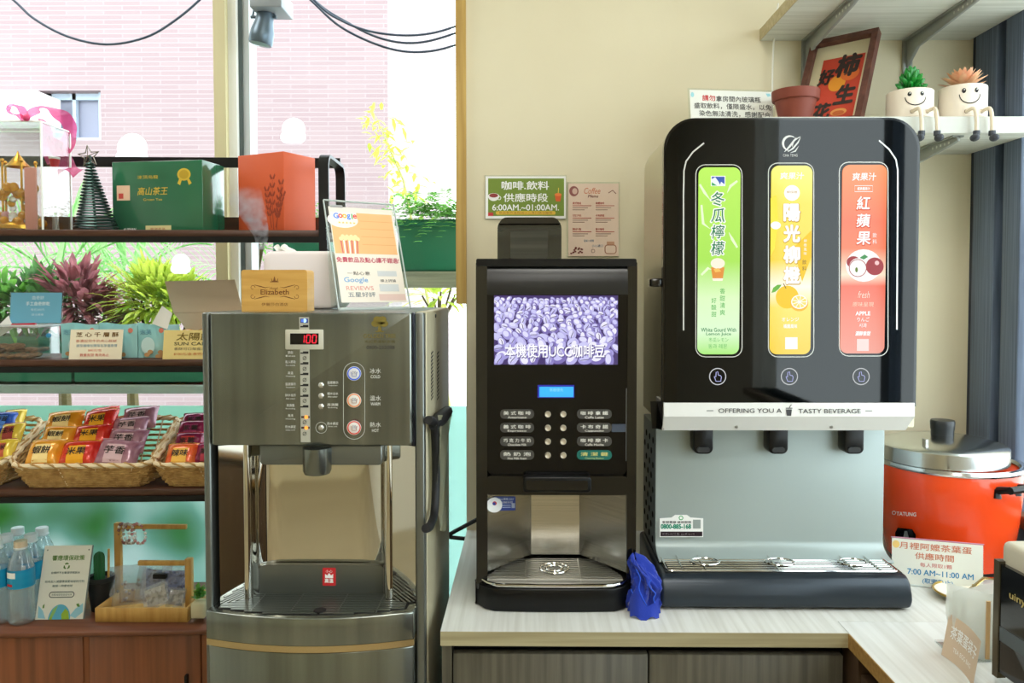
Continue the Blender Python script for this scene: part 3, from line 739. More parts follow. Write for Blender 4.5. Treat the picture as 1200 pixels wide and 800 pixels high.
# hopper
hy = 1.52
smoke = mat('smoked_hopper_plastic', (20, 22, 20), .1, coat=.6, noise=((2, 2, 34), (44, 48, 42), 2))
hp = obj('hopper', G().fplate(583, 658, 256, 306, hy, hy + .16, (11, 11, 3, 3)), smoke, cm, smooth=True)
obj('hopper_window', G().fplate(598, 642, 268, 303, hy - .002, hy, 2), mat('hopper_window', (58, 60, 54), .12, noise=((2, 2, 60), (30, 32, 30), 2), coat=.4), hp)
obj('hopper_lid', G().fplate(585, 656, 254.5, 264, hy - .006, hy + .165, (9, 9, 2, 2)), black_gloss, hp, smooth=True)

# ------------------------------------------------------------------ drink dispenser
Y = 1.45
dm = thing('drink_dispenser', 'large black drink dispenser with three glowing flavour columns', 'drink dispenser', (P(922, 700, Y).x, Y, ZT))
zq = lambda py, YY=Y: P(922, py, YY).z
glass_black = mat('black_mirror_glass', (3, 5, 5), .03, coat=.15, spec=.4)
side_m = mat('champagne_side_metal', (196, 190, 164), .32, .8)
obj('housing', G().fplate(779, 1074, 141, 500, Y + .018, 1.735, (34, 34, 0, 0), 10), side_m, dm, smooth=.5)
obj('panel_rim', G().fplate(777, 1076, 138, 476, Y + .004, Y + .02, (36, 36, 0, 0), 10), black_gloss, dm, smooth=.5)
pn = obj('front_glass', G().fplate(780, 1073, 140.5, 474, Y - .002, Y + .004, (34, 34, 0, 0), 10), glass_black, dm, smooth=.5)
obj('lower_band', G().add([P(778, 472, Y - .006), P(1072, 472, Y - .006), P(1072, 488, Y - .006), P(778, 488, Y - .006), P(776, 504, Y + .012), P(1061, 504, Y + .012)] +
    [P(778, 472, Y - .006) + Vector((0, .09, 0)), P(1072, 472, Y - .006) + Vector((0, .09, 0)), P(776, 504, Y + .012) + Vector((0, .075, 0)), P(1061, 504, Y + .012) + Vector((0, .075, 0))],
    [(0, 1, 2, 3), (3, 2, 5, 4), (0, 6, 7, 1), (4, 5, 9, 8), (6, 8, 9, 7), (0, 3, 4, 8, 6), (1, 7, 9, 5, 2)]), mat('silver_white_band', (218, 218, 214), .38, .1), dm)
pr = front_print(Y - .0065)
bt = ink((60, 60, 62))
pr.text('OFFERING YOU A', 879, 481, 5.2, bt, w=74, bold=.005); pr.text('TASTY BEVERAGE', 972, 481.5, 5.2, bt, w=73, bold=.005)
pr.rect(828, 836, 480.6, 481.4, bt, 2); pr.rect(1014, 1022, 480.8, 481.6, bt, 2)
pr.poly([(921, 479.5), (928, 479.5), (927, 487), (922, 487)], bt, 2); pr.rect(921, 928.5, 477.6, 478.6, bt, 2); pr.line([(925, 477.5), (926.5, 474.5), (928, 474)], .7, bt, 2)
pr.build('lettering', dm)
for x, y in ((863, 500), (974, 500)): obj('screw', G().lathe([(.0035, 0), (.003, .001), (.0005, .0012)], P(x, y, Y + .008) - Vector((0, .001, 0)), 12, (0, -1, -.3)), steel, dm)
# glowing columns
def grad(name, stops, s=1.0):
    m = bpy.data.materials.new(name); m.use_nodes = True; nt = m.node_tree; L = nt.links; b = nt.nodes['Principled BSDF']
    tc = nt.nodes.new('ShaderNodeTexCoord'); sx = nt.nodes.new('ShaderNodeSeparateXYZ'); r = nt.nodes.new('ShaderNodeValToRGB')
    L.new(tc.outputs['Generated'], sx.inputs[0]); L.new(sx.outputs['Z'], r.inputs[0]); e = r.color_ramp.elements
    e[0].position, e[0].color = stops[0][0], lin(stops[0][1]); e[1].position, e[1].color = stops[-1][0], lin(stops[-1][1])
    for p, c in stops[1:-1]: x = e.new(p); x.color = lin(c)
    b.inputs['Base Color'].default_value = (0, 0, 0, 1); b.inputs['Roughness'].default_value = .1
    L.new(r.outputs[0], b.inputs['Emission Color']); b.inputs['Emission Strength'].default_value = s
    return m
gcol = [(818, 867, 196, 415, grad('glow_green', [(0, (176, 240, 130)), (.12, (226, 255, 214)), (.3, (226, 255, 200)), (.5, (176, 236, 96)), (1, (196, 250, 104))])),
        (903, 951, 194, 415, grad('glow_yellow', [(0, (246, 206, 40)), (.25, (252, 226, 90)), (.36, (255, 250, 225)), (.5, (252, 214, 40)), (.8, (255, 226, 60)), (1, (255, 250, 120))])),
        (986, 1038, 193, 414, grad('glow_red', [(0, (236, 150, 130)), (.2, (240, 130, 104)), (.36, (240, 104, 72)), (.42, (255, 226, 196)), (.56, (246, 120, 70)), (.7, (248, 112, 66)), (1, (255, 150, 84))]))]
line_w = mat('pale_outline', (190, 190, 184), .3, .2)
cols = []
for a, b, c, d, m in gcol:
    pr = front_print(Y - .0025); pr.frame(a - 2.6, b + 2.6, c - 3, d + 3, 1.0, line_w, 1, 11); pr.build('column_outline', pn)
    cols.append(obj('light_column', G().fplate(a, b, c, d, Y - .0035, Y - .0015, 8.5), m, dm))
GW = glow((255, 255, 252), 1.0)
# green column
q = Y - .004
pr = front_print(q); gd = glow((30, 140, 80), .8); gm = glow((90, 190, 90), .9)
for ln in ([(820, 216), (826, 226), (832, 234)], [(864, 212), (856, 218), (852, 226)], [(822, 240), (824, 262), (832, 268)], [(864, 290), (858, 280), (854, 272)], [(822, 322), (830, 314), (834, 316)]): pr.line(ln, [2.4, 3.2, .4], glow((236, 255, 206), 1.0), 1)
pr.rect(833, 850, 206, 218, GW, 2); pr.rect(834, 849, 207, 217.5, glow((50, 92, 190), .9), 3); pr.poly([(834, 217.5), (834, 210), (838, 207.5), (842, 213), (844, 217.5)], glow((240, 248, 250), 1), 4); pr.poly([(843, 217.5), (845, 213), (849, 216), (849, 217.5)], glow((240, 248, 250), 1), 4); pr.poly([(834, 217.5), (834, 213.5), (840, 217.5)], glow((40, 170, 90), 1), 5)
for i, ch in enumerate('冬瓜檸檬'):
    pr.text(ch, 841, 233 + i * 19.2, 17, GW, w=17, k=4, bold=.07, shear=.12); pr.text(ch, 841, 233 + i * 19.2, 16, gd, w=15.5, k=6, bold=.012, shear=.12)
pr.poly([(833, 313), (849, 313), (847, 326), (835, 326)], glow((236, 150, 50), .95), 3); pr.poly([(834.5, 326), (847.5, 326), (846.5, 329), (835.5, 329)], glow((255, 246, 226), 1), 4)
pr.disc(841, 308.5, 8.3, glow((255, 244, 220), 1), 4, 6.2); pr.poly([(836, 315), (842, 314), (845, 318), (838, 319)], glow((250, 196, 90), 1), 5)
pr.col('香甜清爽', 846.5, 341, 366, 6.4, gm, 6, bold=.01); pr.col('好酸甜', 836.5, 352, 368, 6.2, gm, 5.8, bold=.01)
pr.text('White Gourd With', 842, 386.3, 4.6, gd, w=41, bold=.02); pr.text('Lemon Juice', 842, 391.5, 4.2, gd, w=29, bold=.02)
pr.text('冬瓜レモン', 842, 398, 5, gm, w=23); pr.text('동과 레몬', 841, 405.5, 5.4, gm, w=22)
pr.build('print', cols[0])
# yellow column
pr = front_print(q); gy = glow((214, 170, 30), .9)
pr.poly([(903, 232), (910, 228), (912, 260), (908, 290), (903, 300)], glow((255, 236, 60), 1), 1); pr.poly([(930, 290), (951, 270), (951, 300), (940, 330)], glow((250, 204, 20), 1), 1)
pr.text('爽果汁', 928, 206, 8, GW, w=28, bold=.03, shear=.1); pr.disc(928, 226, 9.3, GW, 2); pr.text('鮮採橙', 928, 225, 3, gy, w=12); pr.disc(909, 264, 6, GW, 2, 4.5)
for i, ch in enumerate('陽光柳橙'):
    pr.text(ch, 928, 249.5 + i * 24.5, 19.5, gy, w=18.5, k=4, bold=.085); pr.text(ch, 927.6, 249 + i * 24.5, 19, GW, w=18, k=6, bold=.06)
pr.col('柳橙風味', 943.5, 282, 297, 3.6, GW, 3.4); pr.col('飲料', 942.5, 307, 314.5, 5.4, glow((120, 90, 60), .8), 5)
pr.disc(922.5, 348, 13.5, glow((250, 206, 30), 1), 2); pr.disc(936.5, 355, 10.5, glow((250, 190, 50), 1), 3, 9.6); pr.disc(936.5, 353.6, 9.6, GW, 4, 8.2); pr.disc(936.5, 353.6, 8.4, glow((255, 226, 110), 1), 5, 7)
for i in range(9): a = 2 * PI * i / 9; pr.line([(936.5, 353.6), (936.5 + 8.4 * math.cos(a), 353.6 + 7 * math.sin(a))], .9, GW, 6)
pr.poly([(904, 343), (906, 337), (911, 333.5), (916, 333.5), (912, 339), (908, 342)], glow((110, 190, 60), .9), 3); pr.line([(918, 332), (921, 338)], 1, glow((150, 110, 40), .8), 3)
pr.text('オレンジ', 926, 374, 4.6, GW, w=20, k=3, bold=.02); pr.text('橘園風味', 926, 382, 4.6, GW, w=16, k=3, bold=.03); pr.rect(920, 934.5, 395, 409, GW, 2)
pr.build('print', cols[1])
# red column
pr = front_print(q)
pr.text('爽果汁', 1012.5, 207, 9, GW, w=28, bold=.03, shear=.1); pr.frame(1001.5, 1022.5, 217.5, 224.5, .7, GW, 2); pr.text('經典蘋果汁', 1012, 221, 3.6, GW, w=15, bold=.04)
sh = glow((226, 84, 50), .9)
for i, ch in enumerate('紅蘋果'):
    pr.text(ch, 1012, 238.5 + i * 20.6, 15.5, sh, w=16.5, k=4, bold=.05, shear=.1); pr.text(ch, 1011.4, 237.8 + i * 20.6, 15, GW, w=16, k=6, bold=.03, shear=.1)
pr.col('飲料', 1024.8, 275.5, 283, 5.4, GW, 5)
pr.disc(1012, 311, 21, GW, 1, 19)
ap = glow((176, 30, 46), .85)
pr.disc(1025, 312, 10.5, ap, 2); pr.disc(1027.5, 308, 2.6, glow((250, 200, 200), 1), 3); pr.disc(1000, 307, 8, ap, 2, 7); pr.disc(1005, 314, 10.5, GW, 3, 11.5); pr.ring(1005, 314, 10, .9, glow((190, 60, 60), .8), 4); pr.disc(1003.5, 316, 1.6, glow((120, 150, 40), .7), 4, 3); pr.poly([(1007, 302), (1013, 298), (1017, 301), (1012, 304)], glow((60, 160, 80), .8), 5)
pr.text('fresh', 1012, 345, 8, glow((255, 232, 214), 1), w=14, shear=.3, bold=0); pr.text('原味呈現', 1011, 356.5, 5.4, glow((255, 226, 200), 1), w=25, shear=.1)
pr.text('APPLE', 1011, 367, 4.4, GW, w=17, bold=.05); pr.text('りんご', 1011.5, 374, 5, GW, w=14, bold=.02); pr.text('사과', 1011, 381, 5, GW, w=9, bold=.02); pr.text('濃醇香甜', 1011, 390.5, 5, GW, w=18, bold=.05, shear=.2); pr.rect(1004, 1018, 397, 411, glow((250, 226, 220), 1), 2)
pr.build('print', cols[2])
# logo, trim lines, touch icons
pr = front_print(Y - .0025); lg = ink((205, 206, 204), .4)
arc = [(926 + 8.5 * math.cos(a), 168 + 8.5 * math.sin(a)) for a in [lerp(-.9, -4.6, i / 14) for i in range(15)]]
pr.line(arc, [.6 + 2.2 * math.sin(PI * i / 14) for i in range(15)], lg, 1)
pr.line([(919, 178), (925, 172), (931, 164), (938, 160)], [.5, 2.4, 2.2, .4], lg, 2); pr.line([(923, 178), (929, 174), (935, 167), (938, 161)], [.5, 2, 1.6, .4], lg, 3); pr.line([(926, 179), (932, 177), (936, 171)], [.4, 1.6, .3], lg, 2); pr.line([(928, 172), (930, 165), (933, 161)], [.5, 1.8, .3], lg, 4)
pr.text('CHA TENG', 926, 182, 3, lg, w=17)
for pts in ([(825, 167.5), (812, 178), (804, 189), (801.5, 200), (801, 230), (801, 387)], [(1030, 164.5), (1042, 175), (1050, 187), (1052, 199), (1052, 230), (1051, 386)]): pr.line(pts, 1.7, mat('silver_trim', (200, 200, 196), .3, .5), 1)
pr.build('logo_and_trim_lines', pn, 'silver swirl logo and two silver trim lines')
for x in (841, 925, 1009):
    pr = front_print(Y - .0025); pr.ring(x, 441, 9.5, 1.1, glow((225, 228, 230), .75), 1)
    hn_ = glow((196, 200, 255), .8)
    pr.line([(x - 4, 441), (x - 2.2, 441.6), (x - 1.8, 436), (x + .2, 435.4), (x + .8, 439.4), (x + 3.4, 440), (x + 4.4, 441.4), (x + 3.6, 446.6), (x - 2, 446.6), (x - 4, 441)], .9, hn_, 1)
    pr.build('touch_icon', pn)
# lower column, foot, nozzles
grey_body = mat('pale_grey_blue_body', (160, 172, 170), .38, .2)
xg0, xg1 = P(768, 560, 1.57).x, P(1036, 560, 1.57).x
za, zb2 = zq(500, 1.57), zq(664, 1.5)
prof = [(1.735, za), (1.57, za), (1.57, zq(633, 1.57))] + [(1.57 - .05 * (1 - math.cos(i / 8 * PI / 2)), lerp(zq(633, 1.57), zb2 + .004, math.sin(i / 8 * PI / 2))) for i in range(1, 9)] + [(1.52, zb2), (1.735, zb2)]
obj('lower_body', G().prism(prof, lambda u, v, w: (w, u, v), xg0, xg1), grey_body, dm, bevel=(.008, 3))
obj('hinge_corner', G().add([P(770, 470, Y), P(778, 470, Y), P(778, 504, Y + .01), P(769, 502, Y + .05), P(762, 470, Y + .1), P(764, 502, Y + .1)], [(0, 1, 2, 3), (0, 3, 5, 4)]), black_satin, dm)
for x in (824, 912, 1001):
    c = P(x, 515, 1.56)
    nz = obj('nozzle', G().fplate(x - 11, x + 12, 500, 532, 1.535, 1.575, (0, 0, 7, 7)), black_satin, dm, bevel=(.003, 2))
    obj('nozzle_tip', G().fplate(x - 7, x + 8, 524, 530, 1.531, 1.55, 3), mat('nozzle_tip', (46, 48, 50), .3), nz)
# side vents
hole = mat('vent_hole_black', (4, 4, 4), .8)
vx = P(768, 560, 1.57).x
g = G()
for i in range(9):
    for j in range(3):
        yy = 1.60 + j * .045 + (.022 if i % 2 else 0); zz = zq(516, 1.6) - i * .026
        g.cyl((vx + .0005, yy, zz), (vx - .001, yy, zz), .007, n=8)
obj('side_vent', g, hole, dm)
obj('key_lock', G().fb(763, 778, 326, 336, Y + .01, Y + .05), black_gloss, dm, bevel=(.003, 2))
# base and drip rack
zbt = zq(674, 1.46)
xs0, xs1 = P(774, 700, Y).x, P(1068, 700, Y).x
dark_base = mat('dark_slate_base', (44, 52, 60), .3, .3)
obj('base', G().prism([(1.735, ZT + .004), (1.446, ZT + .004), (1.44, ZT + .02), (1.442, zbt - .03), (1.452, zbt - .008), (1.466, zbt), (1.735, zbt)], lambda u, v, w: (w, u, v), xs0, xs1), dark_base, dm, bevel=(.012, 4))
obj('foot_pad', G().box(xs0 + .02, xs1 - .02, 1.46, 1.72, ZT, ZT + .005), black_matte, dm)
obj('tray_recess', G().box(P(780, 665, 1.48).x, P(1050, 665, 1.5).x, 1.475, 1.545, zbt - .001, zbt + .001), mat('tray_recess', (70, 68, 62), .3, .5), dm)
rx0, rx1 = P(781, 668, 1.475).x, P(1050, 670, 1.475).x
for k in range(8):
    yy = lerp(1.472, 1.548, k / 7); obj('rack_wire', G().tube([(rx0 + .004, yy, zbt + .006), (rx1 - .004, yy, zbt + .006)], .0016, 6), chrome, dm)
obj('rack_frame', G().tube([(p[0], p[1], zbt + .006) for p in rrect(rx0, rx1, 1.466, 1.552, .01)], .0022, 6, True), chrome, dm, smooth=True)
for x in (800, 826, 912, 1000, 1030): 
    c = P(x, 668, 1.475).x; obj('rack_rib', G().tube([(c, 1.466, zbt + .0085), (c, 1.552, zbt + .0085)], .0016, 6), chrome, dm)
for x in (826, 914, 1000):
    c = P(x, 662, 1.51); obj('cup_ring', G().tube([(c.x + .028 * math.cos(2 * PI * i / 20), 1.51 + .02 * math.sin(2 * PI * i / 20), zbt + .0088) for i in range(20)], .0016, 6, True), chrome, dm, smooth=True)
pr = front_print(1.567)
pr.poly([(773, 629), (773, 607), (787, 606), (791, 603), (805, 603), (809, 606), (824, 607), (824, 629)], WHITE, 2); pr.rect(774, 823, 622.5, 628, ink((40, 20, 28)), 3)
pr.text('0800-885-168', 792, 616.5, 5, ink((20, 140, 110)), w=35, bold=.06); pr.text('客服專線 維修服務', 793, 611.5, 3, DGREY, w=34, bold=.02); pr.text('飲料機租售 維護專線', 795, 625.4, 3, ink((210, 200, 200)), w=38); pr.rect(812, 821, 608.5, 619, ink((150, 160, 156)), 3); pr.ring(798, 606.5, 2.2, 1, ink((60, 170, 100)), 3)
pr.build('sticker', dm, 'white service sticker with green telephone number')

# ------------------------------------------------------------------ signs on the wall
pl = thing('wall_sign', 'green sign with white opening hours above the coffee machine', 'sign', P(615, 256, YW - .004))
obj('holder', G().fb(568, 664, 205, 257, YW - .005, YW - .0005), acrylic, pl)
pr = front_print(YW - .0055); OG = ink((118, 142, 50))
pr.rect(569, 663, 206.5, 256, WHITE, 1); pr.rect(572, 661, 209, 253, OG, 2)
pr.text('咖啡.飲料', 615.5, 217.3, 10, WHITE, w=55, bold=.025, k=4); pr.text('供應時段', 616, 231.5, 10, WHITE, w=52, bold=.02, k=4); pr.text('6:00AM.~01:00AM.', 616, 243, 7, WHITE, w=78, bold=.02, k=4)
pr.rect(581, 651, 247.3, 251.5, ink((226, 186, 66)), 3, 1.8); pr.text('飲品製作過程請小心燙口請勿離開', 616, 249.4, 2.4, ink((150, 110, 40)), w=62, k=4)
pr.disc(578.5, 230, 6.6, WHITE, 3, 5.5, a0=0, a1=PI); pr.disc(578.5, 229.5, 6.6, WHITE, 4, 3.2); pr.disc(578.5, 229, 5.2, ink((150, 60, 60)), 5, 2.4); pr.ring(585, 232, 2, .8, WHITE, 3, n=12)
pr.poly([(650, 228), (658, 228), (656.5, 236), (651.5, 236)], ink((222, 96, 40)), 4); pr.disc(654, 228, 4, ink((236, 130, 60)), 5, 1.8); pr.line([(654, 228), (654.6, 220)], .9, ink((230, 200, 80)), 4); pr.rect(572, 578, 249, 253, ink((206, 60, 60)), 4)
pr.build('sign_face', pl)
pl = thing('wall_sign', 'pinkish coffee menu card right of the green sign', 'menu', P(695, 300, YW - .004))
obj('holder', G().fb(664, 726, 213, 301, YW - .005, YW - .0005), acrylic, pl)
pr = front_print(YW - .0055); br_ = ink((120, 60, 50)); rd = ink((176, 70, 56)); gy_ = ink((150, 120, 108))
pr.rect(666, 725, 215, 300, ink((228, 204, 184)), 1); pr.text('Coffee', 694, 223.5, 7, ink((206, 120, 84)), w=19, shear=.25, k=3); pr.text('Menu', 695, 229.8, 3.2, br_, w=12, shear=.2, bold=.03)
pr.disc(672.5, 224, 5.5, ink((150, 90, 84)), 2, 6); pr.disc(673.5, 224, 3, ink((214, 180, 164)), 3, 3.6); pr.line([(713, 226), (718, 223), (722, 227)], .9, br_, 3)
for cx, nm in ((679, ('美式咖啡', '巧克力牛奶', '熱奶泡')), (706, ('拿鐵咖啡', '卡布奇諾', '摩卡咖啡'))):
    for j, yy in enumerate((238, 252.5, 268.5)):
        pr.text(nm[j], cx - 3, yy, 2.8, rd, w=10, bold=.02)
        for k in range(3): pr.rect(cx - 8, cx + (14 - 4 * k), yy + 2.6 + k * 2.4, yy + 3.4 + k * 2.4, rd if k == 0 else gy_, 3)
pr.text('溫馨小提醒', 690, 282, 2.6, ink((90, 130, 160)), w=12); pr.text('小心燙口', 700, 288, 3, ink((90, 130, 160)), w=13)
for k in range(14): pr.disc(668 + random.random() * 15, 290 + random.random() * 7 , 1.4, br_, 3, 1, n=8)
pr.frame(709, 722, 287, 297, 1, ink((170, 110, 80)), 3, 3); pr.rect(711, 720, 283, 286.5, ink((196, 150, 120)), 3); pr.ring(695, 294, 2, .7, gy_, 3, n=10)
pr.build('sign_face', pl)

# acrylic notice standing behind the dispenser top
sy_ = 1.78
o_, nn = plane_map(P(806, 103, sy_), P(906, 106, sy_) - P(806, 103, sy_), P(808, 150, sy_ - .02) - P(806, 103, sy_), 100, 48)
nt_ = thing('notice_stand', 'clear acrylic notice with red and black text on the dispenser', 'sign', P(856, 150, sy_))
obj('holder', sheet(o_(0, 0), o_(100, 0) - o_(0, 0), o_(0, 56) - o_(0, 0), .004, nn), acrylic, nt_)
obj('foot', G().box(o_(0, 48).x, o_(100, 48).x, sy_ - .02, sy_ + .06, o_(0, 56).z - .003, o_(0, 56).z), acrylic, nt_)
pr = Print(o_, nn); pr.rect(2, 98, 2, 52, ink((226, 228, 222)), 1); nk = ink((74, 74, 74))
pr.text('請勿', 24, 11.5, 7, RED, w=15, bold=.02); pr.text('拿房間內玻璃瓶', 58.5, 12, 7, nk, w=52, bold=.015); pr.text('盛取飲料，僅限盛水，以免', 51.5, 21, 7, nk, w=90, bold=.015); pr.text('染色無法清洗，感謝配合', 53.5, 30, 7, nk, w=83, bold=.015)
pr.disc(5, 8, 2, ink((150, 205, 215)), 2, 3); pr.poly([(91, 4), (96, 4), (97, 7), (93, 8)], ink((150, 205, 215)), 2)
pr.build('notice_face', nt_)
# the stand rests on the top of the dispenser housing
# ------------------------------------------------------------------ water dispenser
Y = 1.35
wd_ = thing('water_dispenser', 'tall grey steel water dispenser with a red digital display', 'water dispenser', (P(362, 700, Y).x, Y, 0))
zw = lambda py, YY=Y: P(362, py, YY).z
xw = lambda px, py=560, YY=Y: P(px, py, YY).x
gun = mat('gunmetal_panel', (140, 145, 138), .24, .9, noise=((26, 26, 1.0), (116, 121, 116), 3), coat=.2)
gun2 = mat('gunmetal_frame', (118, 122, 118), .3, .8)
side_w = mat('dispenser_side', (168, 160, 132), .5, .2)
ZD = zw(366); BK = 1.75
x0, x1 = xw(239), xw(497); xs = xw(497) + .004
obj('frame_post', G().box(x0, xw(248), Y - .002, BK, 0, ZD), gun2, wd_, bevel=(.004, 2))
obj('frame_post', G().box(xw(487), x1, Y + .002, Y + .03, 0, ZD - .001), gun2, wd_, bevel=(.002, 2))
obj('edge_strip', G().box(xw(482), xw(487), Y + .004, Y + .03, zw(523), ZD - .001), mat('dark_blue_edge', (48, 52, 62), .25, .7), wd_, bevel=(.002, 2))
obj('side_panel', G().box(x1 - .02, x1 + .002, Y + .03, BK, 0, ZD), side_w, wd_, bevel=(.004, 2))
obj('cabinet_body', G().box(xw(248), x1 - .02, 1.45, BK, 0, ZD).box(xw(248), x1 - .02, Y + .012, 1.45, zw(523), ZD).box(xw(248), x1 - .02, Y + .012, 1.45, 0, zw(735)), gun2, wd_)
dr = obj('control_panel', G().fplate(247, 482, 366.5, 522, Y - .012, Y + .012, (2, 2, 4, 4)), gun, wd_, bevel=(.003, 2))
q = Y - .0125
# display and indicator strip
pale = mat('pale_grey_label', (176, 174, 160), .5)
dsp = obj('display', G().fplate(334, 379, 386, 409.5, q - .002, q, 1.5), mat('display_frame', (190, 186, 168), .45), dr, bevel=(.0008, 1))
pr = front_print(q - .0022); pr.rect(340, 373.5, 390.5, 403.5, ink((12, 8, 10), .2), 1)
lr = glow((255, 36, 60), 1.3)
for ch, cx in (('1', 354.5), ('0', 361.5), ('0', 368.5)):
    s_ = {'1': 'bc', '0': 'abcdef'}[ch]
    seg = {'a': ((-2, -4.6), (2, -4.6)), 'b': ((2.4, -4.2), (2.1, -.4)), 'c': ((2.1, .4), (1.8, 4.2)), 'd': ((-2.4, 4.6), (1.6, 4.6)), 'e': ((-2.3, .4), (-2.6, 4.2)), 'f': ((-1.9, -4.2), (-2.2, -.4))}
    for k in s_: a, b = seg[k]; pr.line([(cx + a[0], 397 + a[1]), (cx + b[0], 397 + b[1])], 1.25, lr, 2)
pr.build('digits', dsp)
st = obj('indicator_strip', G().fb(350.5, 362, 371.5, 386, q - .001, q).fb(352, 363, 409.5, 518, q - .001, q), pale, dr)
pr = front_print(q - .0012)
for y in (382, 413, 425.5, 438, 451, 463.5, 476): pr.rect(352, 361.5, y - 1.4, y + 1.4, ink((20, 20, 20)), 1); pr.rect(352, 355, y - 1.4, y - .2, pale, 2)
pr.rect(352, 361, 373.2, 378.2, ink((40, 60, 130)), 1); pr.disc(357, 375.6, 2.3, glow((160, 200, 255), 2), 2, n=14); pr.rect(353, 356, 374, 377.4, glow((90, 130, 240), 1), 3)
for y in (488.5, 501): pr.rect(353, 363, y - 1.2, y + 1.2, ink((60, 30, 16)), 1); pr.disc(359, y, 2.2, glow((255, 150, 60), 2), 2, n=14)
for y in (419.5, 432, 445, 457, 469.5, 494.5, 508): pr.ring(357, y, 2, .7, ink((60, 60, 56)), 1, n=10); pr.line([(355, y + 2), (359, y - 2)], .6, ink((60, 60, 56)), 2)
pr.build('indicator_marks', st)
pr = front_print(q); wt = ink((214, 214, 206)); g2 = ink((90, 84, 40))
for y, (c1, c2) in zip((414, 425, 438, 451, 464, 476, 488, 501), (('節能', 'Eco'), ('進入節能', 'Eco mode'), ('高溫', 'Heating'), ('溫度顯示', 'Temperature'), ('缺水指示', 'Add water'), ('再沸騰', 'Re-boiling'), ('煮沸', 'Heating'), ('熱水鎖定', 'Safety Lock'))):
    pr.text(c1, 340.5, y - 1.2, 3.4, wt, w=3.1 * len(c1), k=2); pr.text(c2, 340.5, y + 2.8, 1.9, wt, w=11, k=2)
for y, c1, c2 in ((449, '溫度顯示', 'Temperature'), (462, '補水出水', 'Hot water'), (475, '再沸騰', 'Re-boiling'), (497, '熱水鎖定', 'Safety Lock')):
    pr.text(c1, 390, y - 1, 3.2, wt, w=13, k=2); pr.text(c2, 390, y + 2.6, 1.9, wt, w=11, k=2)
for c1, c2, y in (('冰水', 'COLD', 437), ('溫水', 'WARM', 469), ('熱水', 'HOT', 500)):
    pr.text(c1, 440, y - 2.6, 6, wt, w=13, k=2); pr.text(c2, 440, y + 4.2, 3.6, wt, w=11 if c2 != 'HOT' else 8, k=2, bold=.01)
ol = ink((176, 178, 172))
pr.line([(402.5, 500), (402.5, 437)] + [(415 - 12.5 * math.cos(a), 437 - 12.5 * math.sin(a)) for a in [PI * i / 10 for i in range(11)]] + [(427.5, 500)] + [(415 + 12.5 * math.cos(a), 502 + 12.5 * math.sin(a)) for a in [PI * i / 10 for i in range(11)]], .7, ol, 1, True)
pr.ring(376.5, 501, 6.5, .6, ol, 1, n=18)
gl = ink((118, 104, 40))
for (a, b, r) in ((445, 376, 6.5), (440, 379, 5), (450, 379, 5), (442, 374, 4.5), (448.5, 374, 4.5)): pr.disc(a, b, r, gl, 1 + int(a) % 5, r * .8, n=12)
pr.poly([(443.8, 380), (446.2, 380), (447.4, 388), (442.6, 388)], gl, 4); pr.rect(440, 450, 387.6, 388.8, gl, 4)
pr.text('GOLDEN TREE', 445, 393.5, 4.6, gl, w=38, k=2); pr.text('世紀景達飲水機', 445, 400, 3.4, g2, w=36, k=2); pr.text('0800-255088', 446, 407, 3.6, ink((60, 60, 56)), w=33, k=2, bold=.01)
pr.build('panel_lettering', dr)
sbt = mat('small_metal_button', (206, 206, 200), .2, .8)
for y in (451, 463.5, 476, 501): obj('small_button', G().lathe([(.005, 0), (.005, .0015), (.0035, .003), (.0004, .0034)], P(376.5, y, q), 16, (0, -1, 0)), sbt, dr, smooth=True)
for y, c in ((437.5, (60, 110, 230)), (469, (240, 150, 90)), (501, (224, 70, 60))):
    b = obj('water_button', G().lathe([(.0125, 0), (.0125, .002), (.0095, .004), (.0004, .0042)], P(415, y, q), 24, (0, -1, 0)), mat('button_white', (226, 224, 220), .3), dr, smooth=True)
    pr = front_print(q - .0043); pr.ring(415, y, 7.2, 1.3, glow(c, .9), 2); pr.line([(411.6, y - 2), (412.6, y + 3), (417.4, y + 3), (418.4, y - 2)], .9, ink((110, 120, 170) if c[2] > 200 else (170, 130, 110)), 2)
    for dx in (-1.6, 0, 1.6): pr.line([(415 + dx, y - 3), (415 + dx + .5, y - 1), (415 + dx, y + 1)], .6, ink((120, 120, 140)), 2)
    pr.build('button_mark', b)
# bay
zt, zb = zw(523), zw(735)
mir = mat('mirror_steel', (220, 216, 204), .05, 1)
plan = [(257, 1.352), (288, 1.376), (296, 1.392), (306, 1.408), (322, 1.418), (345, 1.42), (400, 1.42), (430, 1.418), (446, 1.408), (454, 1.392), (460, 1.376), (487, 1.352)]
pw = [P(a, 620, b) for a, b in plan]
def strip(pp, nm):
    g = G()
    for z in (zt, zb): g.v += [Vector((p.x, p.y, z)) for p in pp]
    n = len(pp); g.f += [(i, i + 1, n + i + 1, n + i) for i in range(n - 1)]
    return obj(nm, g, mir, wd_, smooth=.5)
def bspl(ps, n=6):
    out = []
    for i in range(len(ps) - 1):
        p0, p1, p2, p3 = ps[max(i - 1, 0)], ps[i], ps[i + 1], ps[min(i + 2, len(ps) - 1)]
        for k in range(n):
            t = k / n; out.append(.5 * (2 * p1 + (p2 - p0) * t + (2 * p0 - 5 * p1 + 4 * p2 - p3) * t * t + (3 * p1 - p0 - 3 * p2 + p3) * t ** 3))
    return out + [ps[-1]]
strip(pw[:2], 'mirror_panel'); strip(bspl(pw[1:-1]), 'bay_back'); strip(pw[-2:], 'mirror_panel')
for px_, y_ in ((290, 1.383), (456, 1.383)):
    c_ = P(px_, 620, y_); obj('chrome_column', G().cyl((c_.x, c_.y, zb), (c_.x, c_.y, zt), .009, n=24), mir, wd_, smooth=True)
